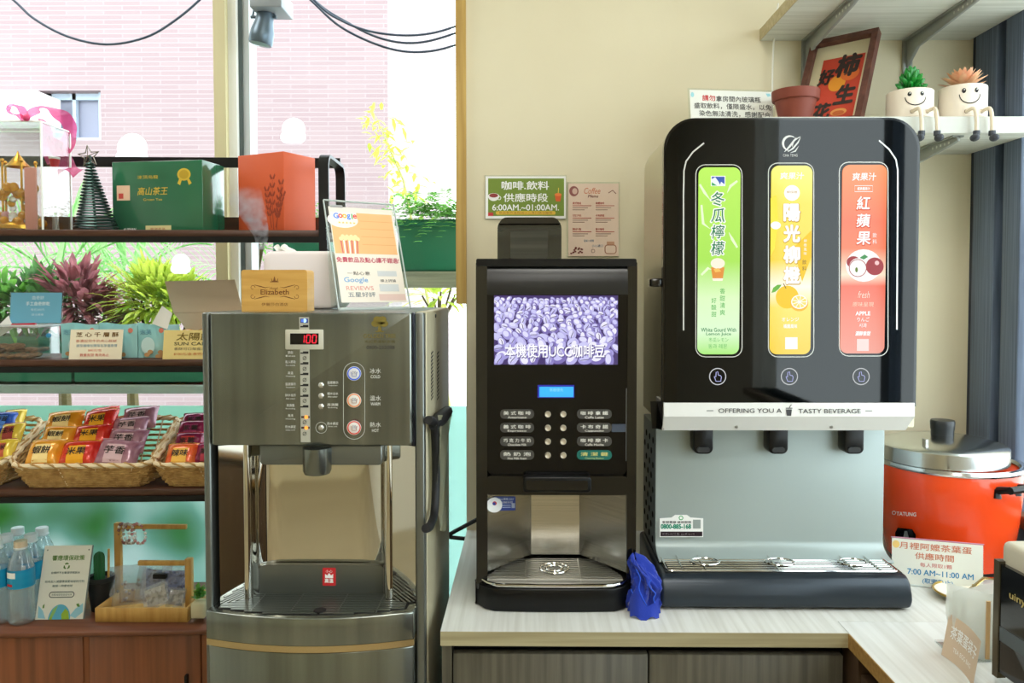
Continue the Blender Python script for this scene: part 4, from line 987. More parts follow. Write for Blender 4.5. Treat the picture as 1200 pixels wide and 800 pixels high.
obj('inner_ledge', G().fplate(302, 452, 662, 740, 1.404, 1.4165, (10, 10, 0, 0)), gun2, wd_, smooth=.5)
obj('spout_housing', G().fplate(304, 448, 521, 545, 1.352, 1.419, (0, 0, 5, 5)), gun2, wd_, bevel=(.003, 2))
obj('spout', G().lathe([(.0248, 0), (.0248, .04), (.022, .046), (.019, .047)], P(371.5, 524, 1.345), 28, (0, 0, -1)), gun, wd_, smooth=True)
pr = front_print(1.4035); pr.rect(378, 393.5, 665, 686, RED, 1, 1); pr.text('高溫', 385.7, 680, 5, WHITE, w=10, bold=.03); pr.text('小心', 385.7, 669, 3.4, WHITE, w=8); pr.poly([(381, 677), (381, 672), (383.5, 674), (385.7, 671), (388, 674), (390.5, 672), (390.5, 677)], WHITE, 2)
pr.build('hot_water_sticker', wd_, 'red and white hot water warning sticker')
# tray
def bow2(yf, yb, d, a=247, b=487, n=18):
    xa, xb = P(a, 740, Y).x, P(b, 740, Y).x
    return [(xa, yb)] + [(lerp(xa, xb, i / n), yf + d * (2 * i / n - 1) ** 2) for i in range(n + 1)] + [(xb, yb)]
ztr = P(366, 724, 1.302).z
obj('tray', G().prism(bow2(1.30, 1.41, .03), lambda u, v, w: (u, v, w), P(366, 758, 1.3).z, ztr), gun, wd_, bevel=(.003, 2))
obj('band', G().prism(bow2(1.302, 1.4, .03), lambda u, v, w: (u, v, w), P(366, 765, 1.302).z, P(366, 758, 1.3).z), mat('champagne_band', (206, 184, 140), .2, .9), wd_)
obj('lower_door', G().prism(bow2(1.306, 1.4, .03, 248, 486), lambda u, v, w: (u, v, w), .03, P(366, 765, 1.306).z), gun, wd_, bevel=(.003, 2))
obj('tray_well', G().prism(bow2(1.312, 1.404, .03, 256, 478), lambda u, v, w: (u, v, w), ztr, ztr + .0008), black_matte, wd_)
for k in range(12):
    yy = lerp(1.316, 1.398, k / 11); xa, xb = P(262, 715, 1.36).x, P(476, 715, 1.36).x
    ins = 0 if yy > 1.335 else (xb - xa) * .5 * max(0, 1 - math.sqrt(max(0, (yy - 1.309) / .03)))
    obj('grille_bar', G().box(xa + ins, xb - ins, yy, yy + .0038, ztr + .001, ztr + .003), gun2, wd_)
for px in (300, 346, 400, 444): c = P(px, 712, 1.35).x; obj('grille_rib', G().box(c - .001, c + .001, 1.322, 1.402, ztr + .001, ztr + .0035), gun2, wd_)
c = PZ(375, 717, ztr); obj('drain_hole', G().lathe([(.011, 0), (.011, .004), (.009, .0045)], (c.x, c.y, ztr), 20), black_matte, wd_)
# vents on the side
for r_ in range(13):
    for cc in range(2):
        p = PXX(506 + cc * 7, 414 + r_ * 4.4, x1 + .002)
        obj('vent_slot', G().add([(x1 + .0026, p.y - .016, p.z - .002), (x1 + .0026, p.y + .016, p.z + .001), (x1 + .0026, p.y + .016, p.z + .0045), (x1 + .0026, p.y - .016, p.z + .0015)], [(0, 1, 2, 3)]), hole, wd_)
p = PXX(510, 370, x1 + .002); obj('side_screw', G().lathe([(.004, 0), (.003, .002), (.0004, .002)], p, 12, (1, 0, 0)), black_matte, wd_)

# cord and plastic sleeve hanging at the dispenser's right flank
def spline(ps, n=8):
    out = []
    for i in range(len(ps) - 1):
        p0, p1, p2, p3 = ps[max(i - 1, 0)], ps[i], ps[i + 1], ps[min(i + 2, len(ps) - 1)]
        for k in range(n):
            t = k / n; out.append(.5 * (2 * p1 + (p2 - p0) * t + (2 * p0 - 5 * p1 + 4 * p2 - p3) * t * t + (3 * p1 - p0 - 3 * p2 + p3) * t ** 3))
    return out + [ps[-1]]
def SF(px, py, *_): return PXX(px, py, x1 + .014)
def SG(px, py, *_): return PXX(px, py, x1 + .02)
hk = thing('power_cord', 'thick black cord looped down the right flank of the water dispenser', 'cord', SF(508, 620))
obj('cord', G().tube(spline([SF(502, 492), SF(509, 500), SF(511, 560), SF(509, 600), SF(504, 616), SF(499, 619)]), .0075, 10), black_matte, hk, smooth=True)
obj('plug', G().tube([SF(524, 482), SF(516, 490), SF(508, 498)], [.012, .015, .009], 10), black_matte, hk, smooth=True)
slv = clear('thin_plastic_film', (226, 226, 205), .12, .7, haze=(196, 190, 160), hz=.45)
tag(obj('plastic_sleeve', G().grid(lambda u, v: SG(lerp(lerp(513, 515, v), lerp(529, 522, v ** .6), u) , lerp(486, 622, v)) + Vector((.004 * math.sin(u * 9 + v * 7), 0, 0)), 8, 16), slv, smooth=True), 'crumpled clear plastic sleeve beside the looped black cord', 'plastic bag')
cr = [[(499, 630), (512, 630.5), (523, 629.5)], [(508, 611), (518, 620), (525, 627), (530, 630)], [(562, 607), (545, 616), (527, 626), (528, 629), (545, 631), (562, 632)]]
for pts, lb in zip(cr, ('short black cable lying level behind the dispenser', 'black cable slanting down towards the wall end', 'black cable folded back on itself behind the coffee machine')):
    tag(obj('cable', G().tube(spline([P(a, b, YW - .04) for a, b in pts]), .0052, 8), black_matte, smooth=True), lb, 'cable', 'cables beside the coffee machine')

# ------------------------------------------------------------------ on top of the water dispenser
bam = mat('bamboo', (214, 168, 92), .45, noise=((6, 6, 60), (194, 146, 70), 4))
by = 1.405
bb = thing('bamboo_block', 'bamboo block sign with a scrolled engraving on the dispenser', 'sign', P(322, 365, by))
xa, xb, zh = P(283, 340, by).x, P(360, 340, by).x, P(320, 316, by).z
obj('block', G().prism(rrect(xa, xb, ZD, zh, (.005, .005, .001, .001), 4), lambda u, v, w: (u, w, v), by, by + .045), bam, bb, smooth=.5)
pr = front_print(by); bn = ink((120, 74, 32))
pr.text('Hotel', 321, 337.6, 3, bn, w=9, k=1); pr.text('Elizabeth', 322, 342, 6, bn, w=33, k=1, bold=.02); pr.text('伊麗莎白酒店', 322, 356.5, 3.8, bn, w=31, k=1)
for sx in (-1, 1):
    for sy2 in (-1, 1):
        pr.line([(322 + sx * (26 - 3 * math.cos(a) * (1 - a / 9) - 0), 342 + sy2 * (5 + 3.2 * math.sin(a) * (1 - a / 9))) for a in [i * .5 for i in range(12)]], .6, bn, 1)
        pr.line([(322 + sx * 24, 342 + sy2 * 8.4), (322 + sx * 17, 342 + sy2 * 6.6), (322 + sx * 11, 342 + sy2 * 5), (322 + sx * 6, 342 + sy2 * 6)], [.4, 1.1, .8, .2], bn, 2)
pr.poly([(320, 330), (321, 325), (321.6, 323.5), (322.2, 325), (323.2, 330)], bn, 1); pr.line([(318, 326), (319, 329.5), (325, 329.5), (326, 326)], [.4, 1.4, 1.4, .4], bn, 2); pr.rect(316.5, 326.5, 329.6, 330.6, bn, 1)
pr.build('engraving', bb)
ty = 1.565
tb = thing('tissue_box', 'rounded white tissue box behind the bamboo block', 'tissue box', P(352, 361, ty))
xa, xb, zh = P(308, 325, ty).x, P(396, 325, ty).x, P(352, 294, ty).z
obj('case', G().prism(rrect(xa, xb, ZD + .001, zh, (.018, .018, .02, .02), 6), lambda u, v, w: (u, w, v), ty, ty + .12), mat('white_tissue_case', (236, 226, 226), .35), tb, bevel=(.008, 3))
tc_ = Vector((P(322, 300, ty).x, ty + .05, zh))
obj('tissue', G().grid(lambda u, v: tc_ + Vector(((u - .5) * .05 * (1 - .5 * v) + .008 * math.sin(v * 5), .01 * math.sin(u * 7) + (v - .5) * .02, -.006 + .02 * v + .004 * math.sin(u * 9))), 8, 6), paper, tb, smooth=True)
# poster stand
a_, l_, w_, h_ = math.radians(35), math.radians(20), .155, .235
BL = Vector((P(397, 361, 1.5).x, 1.5, ZD + .002)); U = Vector((math.cos(a_), math.sin(a_), 0)); nb = Vector((-math.sin(a_), math.cos(a_), 0))
Vv = Vector((0, 0, 1)) * math.cos(l_) + nb * math.sin(l_); TL = BL + Vv * h_
gs = thing('poster_stand', 'leaning clear acrylic stand with an orange review poster', 'sign', BL + U * w_ / 2)
fnp, nn = plane_map(TL, U * w_, -Vv * h_, 80, 121)
obj('panel', sheet(TL, U * w_, -Vv * h_, .003, nn), acrylic, gs)
obj('back_leg', sheet(TL - Vv * .05 + nb * .004, U * w_, (BL + nb * .035 - TL + Vv * .05), .002, nn), acrylic, gs)
for uu in (0, 1): obj('edge', G().tube([TL + U * w_ * uu, BL + U * w_ * uu], .0016, 4), acr_edge, gs)
obj('edge', G().tube([TL, TL + U * w_], .002, 4), acr_edge, gs); obj('foot', G().tube([BL, BL + U * w_], .004, 6), acr_edge, gs)
pr = Print(fnp, nn); OR = ink((240, 186, 128)); PK = ink((196, 70, 96))
pr.rect(4, 77, 7, 114, ink((238, 228, 214)), 1); pr.rect(5, 75, 13, 60, OR, 2); pr.rect(6, 20, 5, 8, ink((160, 160, 160)), 3)
for y in (22, 31, 40, 49): pr.rect(36, 75, y, y + .5, ink((226, 160, 100)), 3)
pr.disc(18, 22, 17, ink((244, 238, 226)), 3, 9); pr.rect(5, 34, 13, 25, ink((244, 238, 226)), 4)
for ch, x, c in zip('Google', (11, 16, 20.5, 25, 28.8, 32), ((66, 133, 244), (234, 67, 53), (251, 188, 5), (66, 133, 244), (52, 168, 83), (234, 67, 53))): pr.text(ch, x, 17.5 + (1 if ch == 'g' else 0), 6 if ch in 'Gl' else (4.4 if ch != 'g' else 6), ink(c), k=6, bold=.03)
pr.text('★★★★★', 22, 25, 2.6, ink((236, 200, 80)), w=20, k=6)
for i in range(7): pr.poly([(12 + i * 3, 45), (13.5 + i * 3, 45), (13.8 + i * 2.7, 60), (12.4 + i * 2.7, 60)], ink((222, 120, 110)) if i % 2 == 0 else WHITE, 5)
for i in range(9): pr.disc(13 + i * 2.3, 43.5 - (i % 2) * 2.5, 2.4, ink((250, 226, 170)), 6 + i % 3, n=10)
pr.text('免費飲品及點心讓不錯過!', 40, 67, 6, PK, w=70, k=4, bold=.02)
pr.text('一點心意', 27, 82, 4, DGREY, w=25, k=4); pr.text('Google', 23, 90, 7, ink((110, 170, 220)), w=26, k=4, bold=.01); pr.text('REVIEWS', 26, 98.5, 4.6, ink((224, 150, 140)), w=30, k=4); pr.text('五星好評', 27, 105.5, 5.4, ink((90, 110, 120)), w=30, k=4)
pr.rect(48, 70, 79, 85, ink((206, 208, 208)), 3); pr.text('線上評論', 59, 90, 3.4, DGREY, w=18, k=4); pr.rect(48, 70, 94, 102, ink((206, 208, 208)), 3); pr.rect(46, 76, 105, 112, ink((226, 196, 186)), 3)
pr.build('poster', gs)

# ------------------------------------------------------------------ blue cloth
cb = PZ(757, 716, ZT)
def clothf(u, v):
    a = 2 * PI * u; z = v * .098
    q_ = noise.noise(Vector((math.cos(a) * 1.6, math.sin(a) * 1.6, v * 2.2))); q2 = noise.noise(Vector((math.cos(a) * 3.4 + 7, math.sin(a) * 3.4, v * 3.5)))
    r = (.034 - .006 * v) * math.sqrt(max(0, 1 - v ** 3.2)) * (.98 + .6 * q_ - .7 * abs(q2)) + .0035 * noise.noise(Vector((math.cos(a) * 6, math.sin(a) * 6 + 3, v * 7))) + .003
    return Vector((cb.x + r * math.cos(a) + .012 * math.sin(v * 4) - .012 * v, cb.y + .012 + r * .7 * math.sin(a), ZT + z * (1 + .1 * math.sin(2 * a)) + .001))
bl_m = mat('blue_microfibre', (16, 46, 150), .9, sheen=.3, bump=((500, 500, 500), .3, .002))
t = thing('cleaning_cloth', 'crumpled royal blue cleaning cloth between the two machines', 'cloth', (cb.x, cb.y, ZT))
obj('fold', G().grid(clothf, 64, 26, True), bl_m, t, smooth=1.5)
for k, (s, e, ph) in enumerate((((-.022, -.02, .088), (-.002, -.028, .002), 0), ((.002, -.024, .07), (.014, -.03, .028), 2), ((-.028, -.02, .05), (-.022, -.03, .012), 4))):
    p0, p1 = cb + Vector(s), cb + Vector(e); p0.z = ZT + s[2]; p1.z = ZT + e[2]
    obj('hem', G().tube(spline([lerp(p0, p1, i / 5) + Vector((.004 * math.sin(i * 2 + ph), 0, 0)) for i in range(6)], 4), .0012, 6), mat('blue_hem', (40, 84, 204), .9), t, smooth=True)
obj('fold', G().grid(lambda u, v: Vector((cb.x + lerp(-.034, .02, u), cb.y - .03 + .012 * math.sin(u * PI) * -1 + .01 * v, ZT + .002 + v * (.03 + .012 * math.sin(u * 7)) + .004 * math.sin(u * 11))), 18, 6), bl_m, t, smooth=True)

# ------------------------------------------------------------------ rice cooker
kc = Vector((P(1110, 600, 1.72).x, 1.72, ZT)); kr = .147
zr = P(1110, 561, kc.y - kr).z
rc = thing('rice_cooker', 'orange-red electric rice cooker with a steel lid', 'rice cooker', kc)
orange = mat('orange_enamel', (236, 72, 22), .25, coat=.4)
h = zr - ZT
obj('body', G().lathe([(.118, .012), (.124, .016), (.13, .05), (.138, h * .5), (.144, h * .8), (kr, h - .006), (kr - .002, h)], kc, 64), orange, rc, smooth=True)
obj('foot_ring', G().lathe([(.11, 0), (.115, .002), (.115, .013), (.1, .014)], kc, 48), black_matte, rc, smooth=True)
obj('rim', G().lathe([(.132, h - .002), (kr + .002, h), (kr + .004, h + .004), (kr + .002, h + .01), (.138, h + .01), (.134, h + .004)], kc, 64, cap=False), mat('cooker_rim_steel', (205, 206, 206), .18, 1), rc, smooth=True)
lc = kc + Vector((-.014, 0, h + .008))
ld = obj('lid', G().lathe([(.128, 0), (.131, .003), (.131, .034), (.127, .038), (.1, .046), (.06, .053), (.02, .056), (.0005, .0565)], lc, 64), mat('lid_steel', (206, 208, 206), .2, 1), rc, smooth=.5)
kp = lc + Vector((0, 0, .053))
obj('knob', G().lathe([(.022, 0), (.0235, .002), (.0235, .014), (.0245, .016), (.0255, .032), (.024, .036), (.0005, .037)], kp, 32), mat('bakelite_knob', (30, 33, 36), .35), ld, smooth=.6)
obj('lid_tab', G().box(lc.x - .078, lc.x - .072, lc.y - .08, lc.y - .065, lc.z + .04, lc.z + .06), steel, ld)
ha = math.radians(-68); hd = Vector((math.cos(ha), math.sin(ha), 0)); hx = Vector((-hd.y, hd.x, 0))
hz = Vector((0, 0, P(1185, 575, 1.59).z))
g = G()
for s in (-1, 1):
    p0 = Vector((kc.x, kc.y, 0)) + hd * .14 + hx * .03 * s + hz; p1 = p0 + hd * .035 + Vector((0, 0, .012))
    g.tube([p0 - Vector((0, 0, .012)), p0 + Vector((0, 0, .004)), p1], [.009, .009, .007], 8)
g.tube([Vector((kc.x, kc.y, 0)) + hd * .175 + hx * .04 * s + hz + Vector((0, 0, .012)) for s in (-1, -.5, 0, .5, 1)], .008, 8)
obj('handle', g, black_satin, rc, smooth=True)
def PC(px, py, r):                          # onto the cooker's curved front
    d = ray(px, py); ox, oy = EYE.x - kc.x, EYE.y - kc.y
    A = d.x ** 2 + d.y ** 2; B = 2 * (ox * d.x + oy * d.y); C_ = ox * ox + oy * oy - r * r
    disc = B * B - 4 * A * C_
    t = (-B - math.sqrt(max(disc, 0))) / (2 * A); return EYE + d * t
pr = Print(lambda u, v: PC(u, v, .1455 - .004), (0, -1, 0)); wk = ink((240, 226, 214))
pr = Print(lambda u, v: PC(u, v, .1475), (-.3, -1, 0))
pr.text('TATUNG', 1062, 602, 4.4, wk, w=23, bold=.03, rot=.05); pr.ring(1047.5, 600.6, 2, .8, wk, 3, n=12)
pr.build('lettering', rc)
g = G(); fn = lambda u, v, w: PC(u, v, .142 + w)
g.prism([(1049, 641), (1049, 624), (1052, 618), (1069, 620), (1073, 626), (1074, 641)], fn, -.004, .007)
sw = obj('switch_plate', g, black_gloss, rc); obj('switch_lever', G().prism([(1058, 633), (1060, 622), (1063, 622), (1066, 634)], fn, .006, .014), mat('lever_grey', (110, 112, 112), .3), sw)

# sign on the counter in front of the cooker
BLs, BRs = PZ(1044, 684, ZT), PZ(1153, 695, ZT); Us = BRs - BLs; hs = .097
ns = Vector((Us.y, -Us.x, 0)).normalized(); Vs = Vector((0, 0, hs)) - ns * .006
es = thing('counter_sign', 'clear acrylic counter sign with opening hours before the cooker', 'sign', (BLs + BRs) / 2)
TLs = BLs + Vs; fnp, nn = plane_map(TLs, Us, -Vs, 110, 56)
obj('panel', sheet(TLs, Us, -Vs, .003, nn), acrylic, es)
obj('foot', G().tube([BLs + Vector((0, 0, .002)), BRs + Vector((0, 0, .002))], .0022, 6), acr_edge, es)
obj('edge', G().tube([TLs, TLs + Us], .0013, 4), mat('pink_edge_tape', (176, 120, 140), .4), es)
pr = Print(fnp, nn); tq = ink((206, 122, 92)); tbl = ink((36, 130, 184))
pr.rect(1, 109, 1, 55, ink((226, 228, 218)), 1); pr.disc(6, 8, 4.5, ink((236, 200, 120)), 2, n=14)
pr.text('月裡阿嬤茶葉蛋', 53, 8.5, 8.2, tq, w=86, k=3, bold=.01); pr.text('供應時間', 52, 19.5, 8, tq, w=46, k=3, bold=.01); pr.text('每人限取1顆', 54, 29.6, 5, ink((206, 110, 110)), w=38, k=3)
pr.text('7:00 AM~11:00 AM', 59, 38.6, 6.4, tbl, w=78, k=3, bold=.02); pr.text('(取完為止)', 56, 48.5, 7, tbl, w=36, k=3, bold=.015)
pr.build('sign_face', es)
# dish, tongs, bags, paper tag
dc = PZ(1128, 701, ZT)
di = thing('gold_rimmed_dish', 'white dish with a gold patterned rim beside the counter sign', 'dish', dc)
obj('plate', G().lathe([(.02, 0), (.03, .002), (.05, .012), (.053, .014), (.05, .0135), (.03, .005), (.0005, .004)], dc, 40), mat('white_porcelain', (236, 230, 214), .2), di, smooth=True)
obj('gold_rim', G().tube([dc + Vector((.0515 * math.cos(2 * PI * i / 40), .0515 * math.sin(2 * PI * i / 40), .0145)) for i in range(40)], .0022, 6, True), mat('gold_rim', (206, 170, 84), .3, .8), di, smooth=True)
tg = thing('serving_tongs', 'steel serving tongs resting on the gold-rimmed dish', 'tongs', dc + Vector((.02, 0, .016)))
k_ = dc + Vector((.012, -.012, .016))
obj('arm', G().tube([k_, k_ + Vector((.03, -.004, .016)), k_ + Vector((.075, -.006, .02))], .005, 8, flat=(1, .4)), chrome, tg, smooth=True)
obj('arm', G().tube([k_ + Vector((.004, .016, .0)), k_ + Vector((.03, .014, .024)), k_ + Vector((.075, .004, .026))], .005, 8, flat=(1, .4)), mat('brass_tone_steel', (190, 170, 120), .2, 1), tg, smooth=True)
bagm = clear('bag_plastic', (246, 248, 244), .14, .6, haze=(240, 242, 238), hz=.6)
bp = PZ(1119, 771, ZT); bt_ = bp + Vector((.004, .03, 0))
bg_ = thing('bag_holder', 'clear holder stuffed with plastic bags next to the oven', 'bag holder', (bp.x + .04, bp.y + .04, ZT))
for k in range(4):
    o3 = bp + Vector((.003 * k, .012 * k, .001))
    obj('bag', G().grid(lambda u, v: o3 + Vector((u * .088 + .002 * math.sin(v * 8), u * -.01 + .004 * math.sin(u * 8 + k) + v * .012, v * (.105 + .006 * math.sin(u * 5 + k)))), 10, 8), bagm, bg_, smooth=True)
obj('holder_base', G().box(bp.x - .002, bp.x + .09, bp.y - .014, bp.y + .06, ZT, ZT + .004), acrylic, bg_)
obj('brass_strip', G().box(bp.x + .044, bp.x + .05, bp.y - .012, bp.y - .009, ZT + .004, ZT + .1), mat('tan_strip', (206, 170, 120), .5), bg_)
q1, q2 = PZ(1103, 768, ZT), PZ(1140, 806, ZT)
Ut = q2 - q1; Vt = Vector((.022, .018, .062))
def tagf(u, v): return q1 + Ut * u + Vt * v + Vector((.012, .004, 0)) * math.sin(u * PI) * .6 + Vector((0, 0, .002))
pt = thing('paper_tag', 'curled beige paper tag with white lettering leaning on the bags', 'tag', q1 + Ut * .5)
obj('card', G().grid(tagf, 12, 4), mat('kraft_card', (206, 184, 160), .75), pt, smooth=True)
pr = Print(lambda u, v: tagf(u, 1 - v), Vector((-.75, -.6, .3)).normalized(), .0006)
pr.text('茶葉蛋袋子', .52, .36, .3, WHITE, w=.8, k=2, bold=.02); pr.text('TEA EGG BAG', .52, .72, .1, WHITE, w=.55, k=2)
pr.build('lettering', pt)
# oven at the right edge
c0 = PZ(1165, 797, ZT); ang = math.radians(4)
ou, ov = Vector((math.sin(ang), -math.cos(ang), 0)), Vector((math.cos(ang), math.sin(ang), 0))
OL, OD, OH = .38, .33, P(1165, 632, c0.y).z - ZT
def ofr(l, d, z): return c0 + ou * l + ov * d + Vector((0, 0, z))
ov_ = thing('toaster_oven', 'black and cream toaster oven at the right picture edge', 'oven', c0)
def obox(l0, l1, d0, d1, z0, z1):
    return G().add([ofr(l, d, z) for z in (z0, z1) for l, d in ((l0, d0), (l1, d0), (l1, d1), (l0, d1))], [(0, 3, 2, 1), (4, 5, 6, 7), (0, 1, 5, 4), (1, 2, 6, 5), (2, 3, 7, 6), (3, 0, 4, 7)])
cream = mat('cream_oven_shell', (200, 194, 176), .4)
obj('shell', obox(0, OL, .006, OD, .012, OH), cream, ov_, bevel=(.01, 3))
obj('door_glass', obox(.012, OL - .01, -.002, .008, .02, OH - .034), mat('oven_dark_glass', (14, 15, 16), .12, coat=.5), ov_)
obj('edge_trim', obox(.0, .012, -.004, .01, .01, OH - .03), mat('oven_bronze_trim', (96, 88, 70), .35, .6), ov_)
obj('rack_shelf', obox(.014, OL - .012, -.003, .0, .07, .092), mat('oven_rack_grey', (86, 94, 98), .4, .3), ov_)
for l in (.03, OL - .03):
    for d in (.03, OD - .03): obj('foot', obox(l - .01, l + .01, d - .01, d + .01, 0, .014), black_matte, ov_)
fnp, nn = plane_map(ofr(.02, -.003, OH - .03), ofr(OL, -.003, OH - .03) - ofr(.02, -.003, OH - .03), (0, 0, -.15), 36, 15)
pr = Print(fnp, nn); pr.text('uiny', 3.2, 4.4, 1.4, mat('gold_letter', (200, 180, 110), .4, .3), w=3.4, k=2, bold=.02); pr.build('lettering', ov_)
# ------------------------------------------------------------------ display rack at the left (turned a little towards the viewer)
RA = math.radians(2.6)
RU = Vector((math.cos(RA), math.sin(RA), 0)); RN = Vector((-math.sin(RA), math.cos(RA), 0))
_p = P(381, 400, 1.84); R0 = Vector((_p.x, _p.y, 0)); RD = .2
def RP(px, py, t): return PN(px, py, R0 + RN * t, RN)
def RL(px, t, py=400): return (RP(px, py, t) - R0).dot(RU)
def rw(l, t, z): return R0 + RU * l + RN * t + Vector((0, 0, z))
def rk(g, l0, l1, t0, t1, z0, z1):
    return g.add([rw(l, t, z) for z in (z0, z1) for l, t in ((l0, t0), (l1, t0), (l1, t1), (l0, t1))], [(0, 3, 2, 1), (4, 5, 6, 7), (0, 1, 5, 4), (1, 2, 6, 5), (2, 3, 7, 6), (3, 0, 4, 7)])
z1, z2, z3 = RP(150, 269, 0).z, RP(150, 421.5, 0).z, RP(150, 573.5, 0).z
zc = RP(150, 737, -.0).z
walnut = mat('walnut_board', (84, 52, 36), .4, noise=((3, 60, 60), (62, 38, 26), 4))
blk = mat('black_powder_steel', (20, 20, 22), .4, .3)
LL = -1.32
rack = thing('display_rack', 'black steel and walnut display rack in front of the window', 'rack', rw(-.6, .1, zc))
hb = .0145
def frame(l):
    zt_ = RP(381, 181, 0).z; r = .03; w = .012
    pts = [rw(l, .0, zc), rw(l, .0, zt_ - r)] + [rw(l, r - r * math.cos(i / 6 * PI / 2), zt_ - r + r * math.sin(i / 6 * PI / 2)) for i in range(1, 7)]
    pts += [rw(l, RD - r + r * math.sin(i / 6 * PI / 2), zt_ - r + r * math.cos(i / 6 * PI / 2)) for i in range(0, 7)] + [rw(l, RD, zc)]
    g = G()
    for i, p in enumerate(pts):
        a = pts[max(i - 1, 0)]; b = pts[min(i + 1, len(pts) - 1)]; tn = (b - a).normalized(); nn = tn.cross(RU).normalized() * .004
        g.v += [p - RU * w - nn, p + RU * w - nn, p + RU * w + nn, p - RU * w + nn]
    n = len(pts)
    for i in range(n - 1):
        for j in range(4): g.f.append((i * 4 + j, i * 4 + (j + 1) % 4, i * 4 + 4 + (j + 1) % 4, i * 4 + 4 + j))
    return g
for l in (.0, LL): obj('side_frame', frame(l), blk, rack, smooth=.6)
for z in (z1, z2, z3):
    s = obj('shelf', rk(G(), LL, .0, .002, RD, z - .016, z), walnut, rack, bevel=(.001, 1))
    obj('edge_bar', rk(G(), LL, .0, -.001, .006, z - .03, z - .0155), blk, s)
    if z == z1: obj('back_lip', rk(G(), LL, .0, RD - .01, RD, z, z + .048), walnut, s)
zr_ = RP(150, 184, RD).z
obj('top_rail', rk(G(), LL, .0, RD - .004, RD + .004, zr_ - .026, zr_), blk, rack)
# low sideboard
wood_r = mat('red_brown_wood', (136, 80, 48), .4, noise=((60, 60, 2), (108, 62, 36), 5, (.35, .7)))
wood_t = mat('red_brown_top', (124, 76, 52), .35, noise=((3, 60, 60), (102, 60, 40), 4))
sb = thing('sideboard', 'low red-brown wooden sideboard under the display rack', 'cabinet', rw(-.6, .1, 0))
CD = .3; LC = RL(243, -.0, 760) + .14
obj('top', rk(G(), LL - .2, LC, -.012, CD, zc - .012, zc), wood_t, sb, bevel=(.002, 1))
obj('body', rk(G(), LL - .2, LC, .022, CD, .04, zc - .013), mat('sideboard_inside', (40, 22, 14), .6), sb)
for a, b in ((-160, 97), (104.5, 235)):
    d = obj('door', rk(G(), RL(a, 0, 770), RL(b, 0, 770), .0, .02, .07, RP(150, 743, 0).z), wood_r, sb, bevel=(.002, 1))
    if a > 0: obj('handle', rk(G(), RL(218, 0, 780), RL(221, 0, 780), -.012, -.0005, RP(220, 830, 0).z, RP(220, 789, 0).z), blk, d)
for a, b in ((97.6, 103.8), (236, 246)): obj('stile', rk(G(), RL(a, 0, 770), RL(b, 0, 770), .004, .022, .04, zc - .0125), wood_r, sb)

# ---- upper shelf: clear case with ornament, ribbon, wire tree, gift boxes
t0 = .03; dep = .125
la, lb_ = RL(-52, t0, 200), RL(49, t0, 200); zt1 = RP(30, 142, t0).z
ac_ = thing('acrylic_case', 'clear acrylic display case at the left of the upper shelf', 'display case', rw((la + lb_) / 2, t0 + dep / 2, z1))
for nm, g in (('front_panel', rk(G(), la, lb_, t0, t0 + .002, z1, zt1)), ('rear_panel', rk(G(), la, lb_, t0 + dep - .002, t0 + dep, z1, zt1)), ('side_panel', rk(G(), lb_ - .002, lb_, t0 + .002, t0 + dep - .002, z1, zt1)), ('side_panel', rk(G(), la, la + .002, t0 + .002, t0 + dep - .002, z1, zt1)), ('top_panel', rk(G(), la, lb_, t0, t0 + dep, zt1, zt1 + .002))):
    obj(nm, g, acrylic, ac_)
g = G(); e = .0018
for l in (la, lb_):
    for t in (t0, t0 + dep): rk(g, l - e, l + e, t - e, t + e, z1, zt1)
    rk(g, l - e, l + e, t0, t0 + dep, zt1 - e, zt1 + e)
for t in (t0, t0 + dep): rk(g, la, lb_, t - e, t + e, zt1 - e, zt1 + e)
obj('glued_edges', g, mat('bright_acrylic_edge', (240, 245, 242), .2), ac_)
gold = mat('gold_metal', (214, 158, 54), .25, .8)
amber = mat('amber_crystal', (230, 166, 40), .08, trans=.55, ior=1.45)
pinkc = mat('pink_crystal', (220, 160, 160), .1, trans=.5)
clearc = mat('clear_crystal', (244, 240, 232), .05, trans=.7)
oc = rw(RL(22, t0 + .06, 230), t0 + .06, z1)
orn = thing('crystal_ornament', 'gold and amber crystal ornament inside the clear case', 'ornament', oc)
obj('base', G().lathe([(.052, .002), (.056, .006), (.056, .014), (.05, .02), (.0005, .022)], oc, 32), gold, orn, smooth=True)
for k in range(22):
    a = 2 * PI * k / 11 + (.3 if k > 10 else 0); r_ = .052 if k < 11 else .036
    obj('bead', G().ball(oc + Vector((r_ * math.cos(a), r_ * math.sin(a) * .85, .022 + (.012 if k > 10 else 0) + random.uniform(0, .006))), .0105, 8, 6), (amber, amber, pinkc, clearc)[k % 4], orn, smooth=True)
for k in range(5):
    a = 2 * PI * k / 5 + .4; b = oc + Vector((.038 * math.cos(a), .034 * math.sin(a), 0))
    obj('column', G().cyl(b + Vector((0, 0, .02)), b + Vector((0, 0, .17)), .0026, n=8).ball(b + Vector((0, 0, .172)), .005, 8, 6), gold, orn, smooth=True)
for k in range(14):
    a = 2 * PI * k / 14; obj('bead', G().ball(oc + Vector((.034 * math.cos(a), .03 * math.sin(a), .098 + .012 * math.sin(3 * a))), .0115, 8, 6), amber, orn, smooth=True)
for k in range(10):
    a = 2 * PI * k / 10; obj('bead', G().ball(oc + Vector((.016 * math.cos(a), .014 * math.sin(a), .06 + .01 * (k % 5))), .009, 8, 6), clearc if k % 2 else amber, orn, smooth=True)
obj('crown', G().lathe([(.03, .16), (.018, .172), (.004, .19), (.0005, .2)], oc, 16, cap=False), gold, orn, smooth=True)
c = rw(RL(42, t0 + .03, 220), t0 + .035, z1)
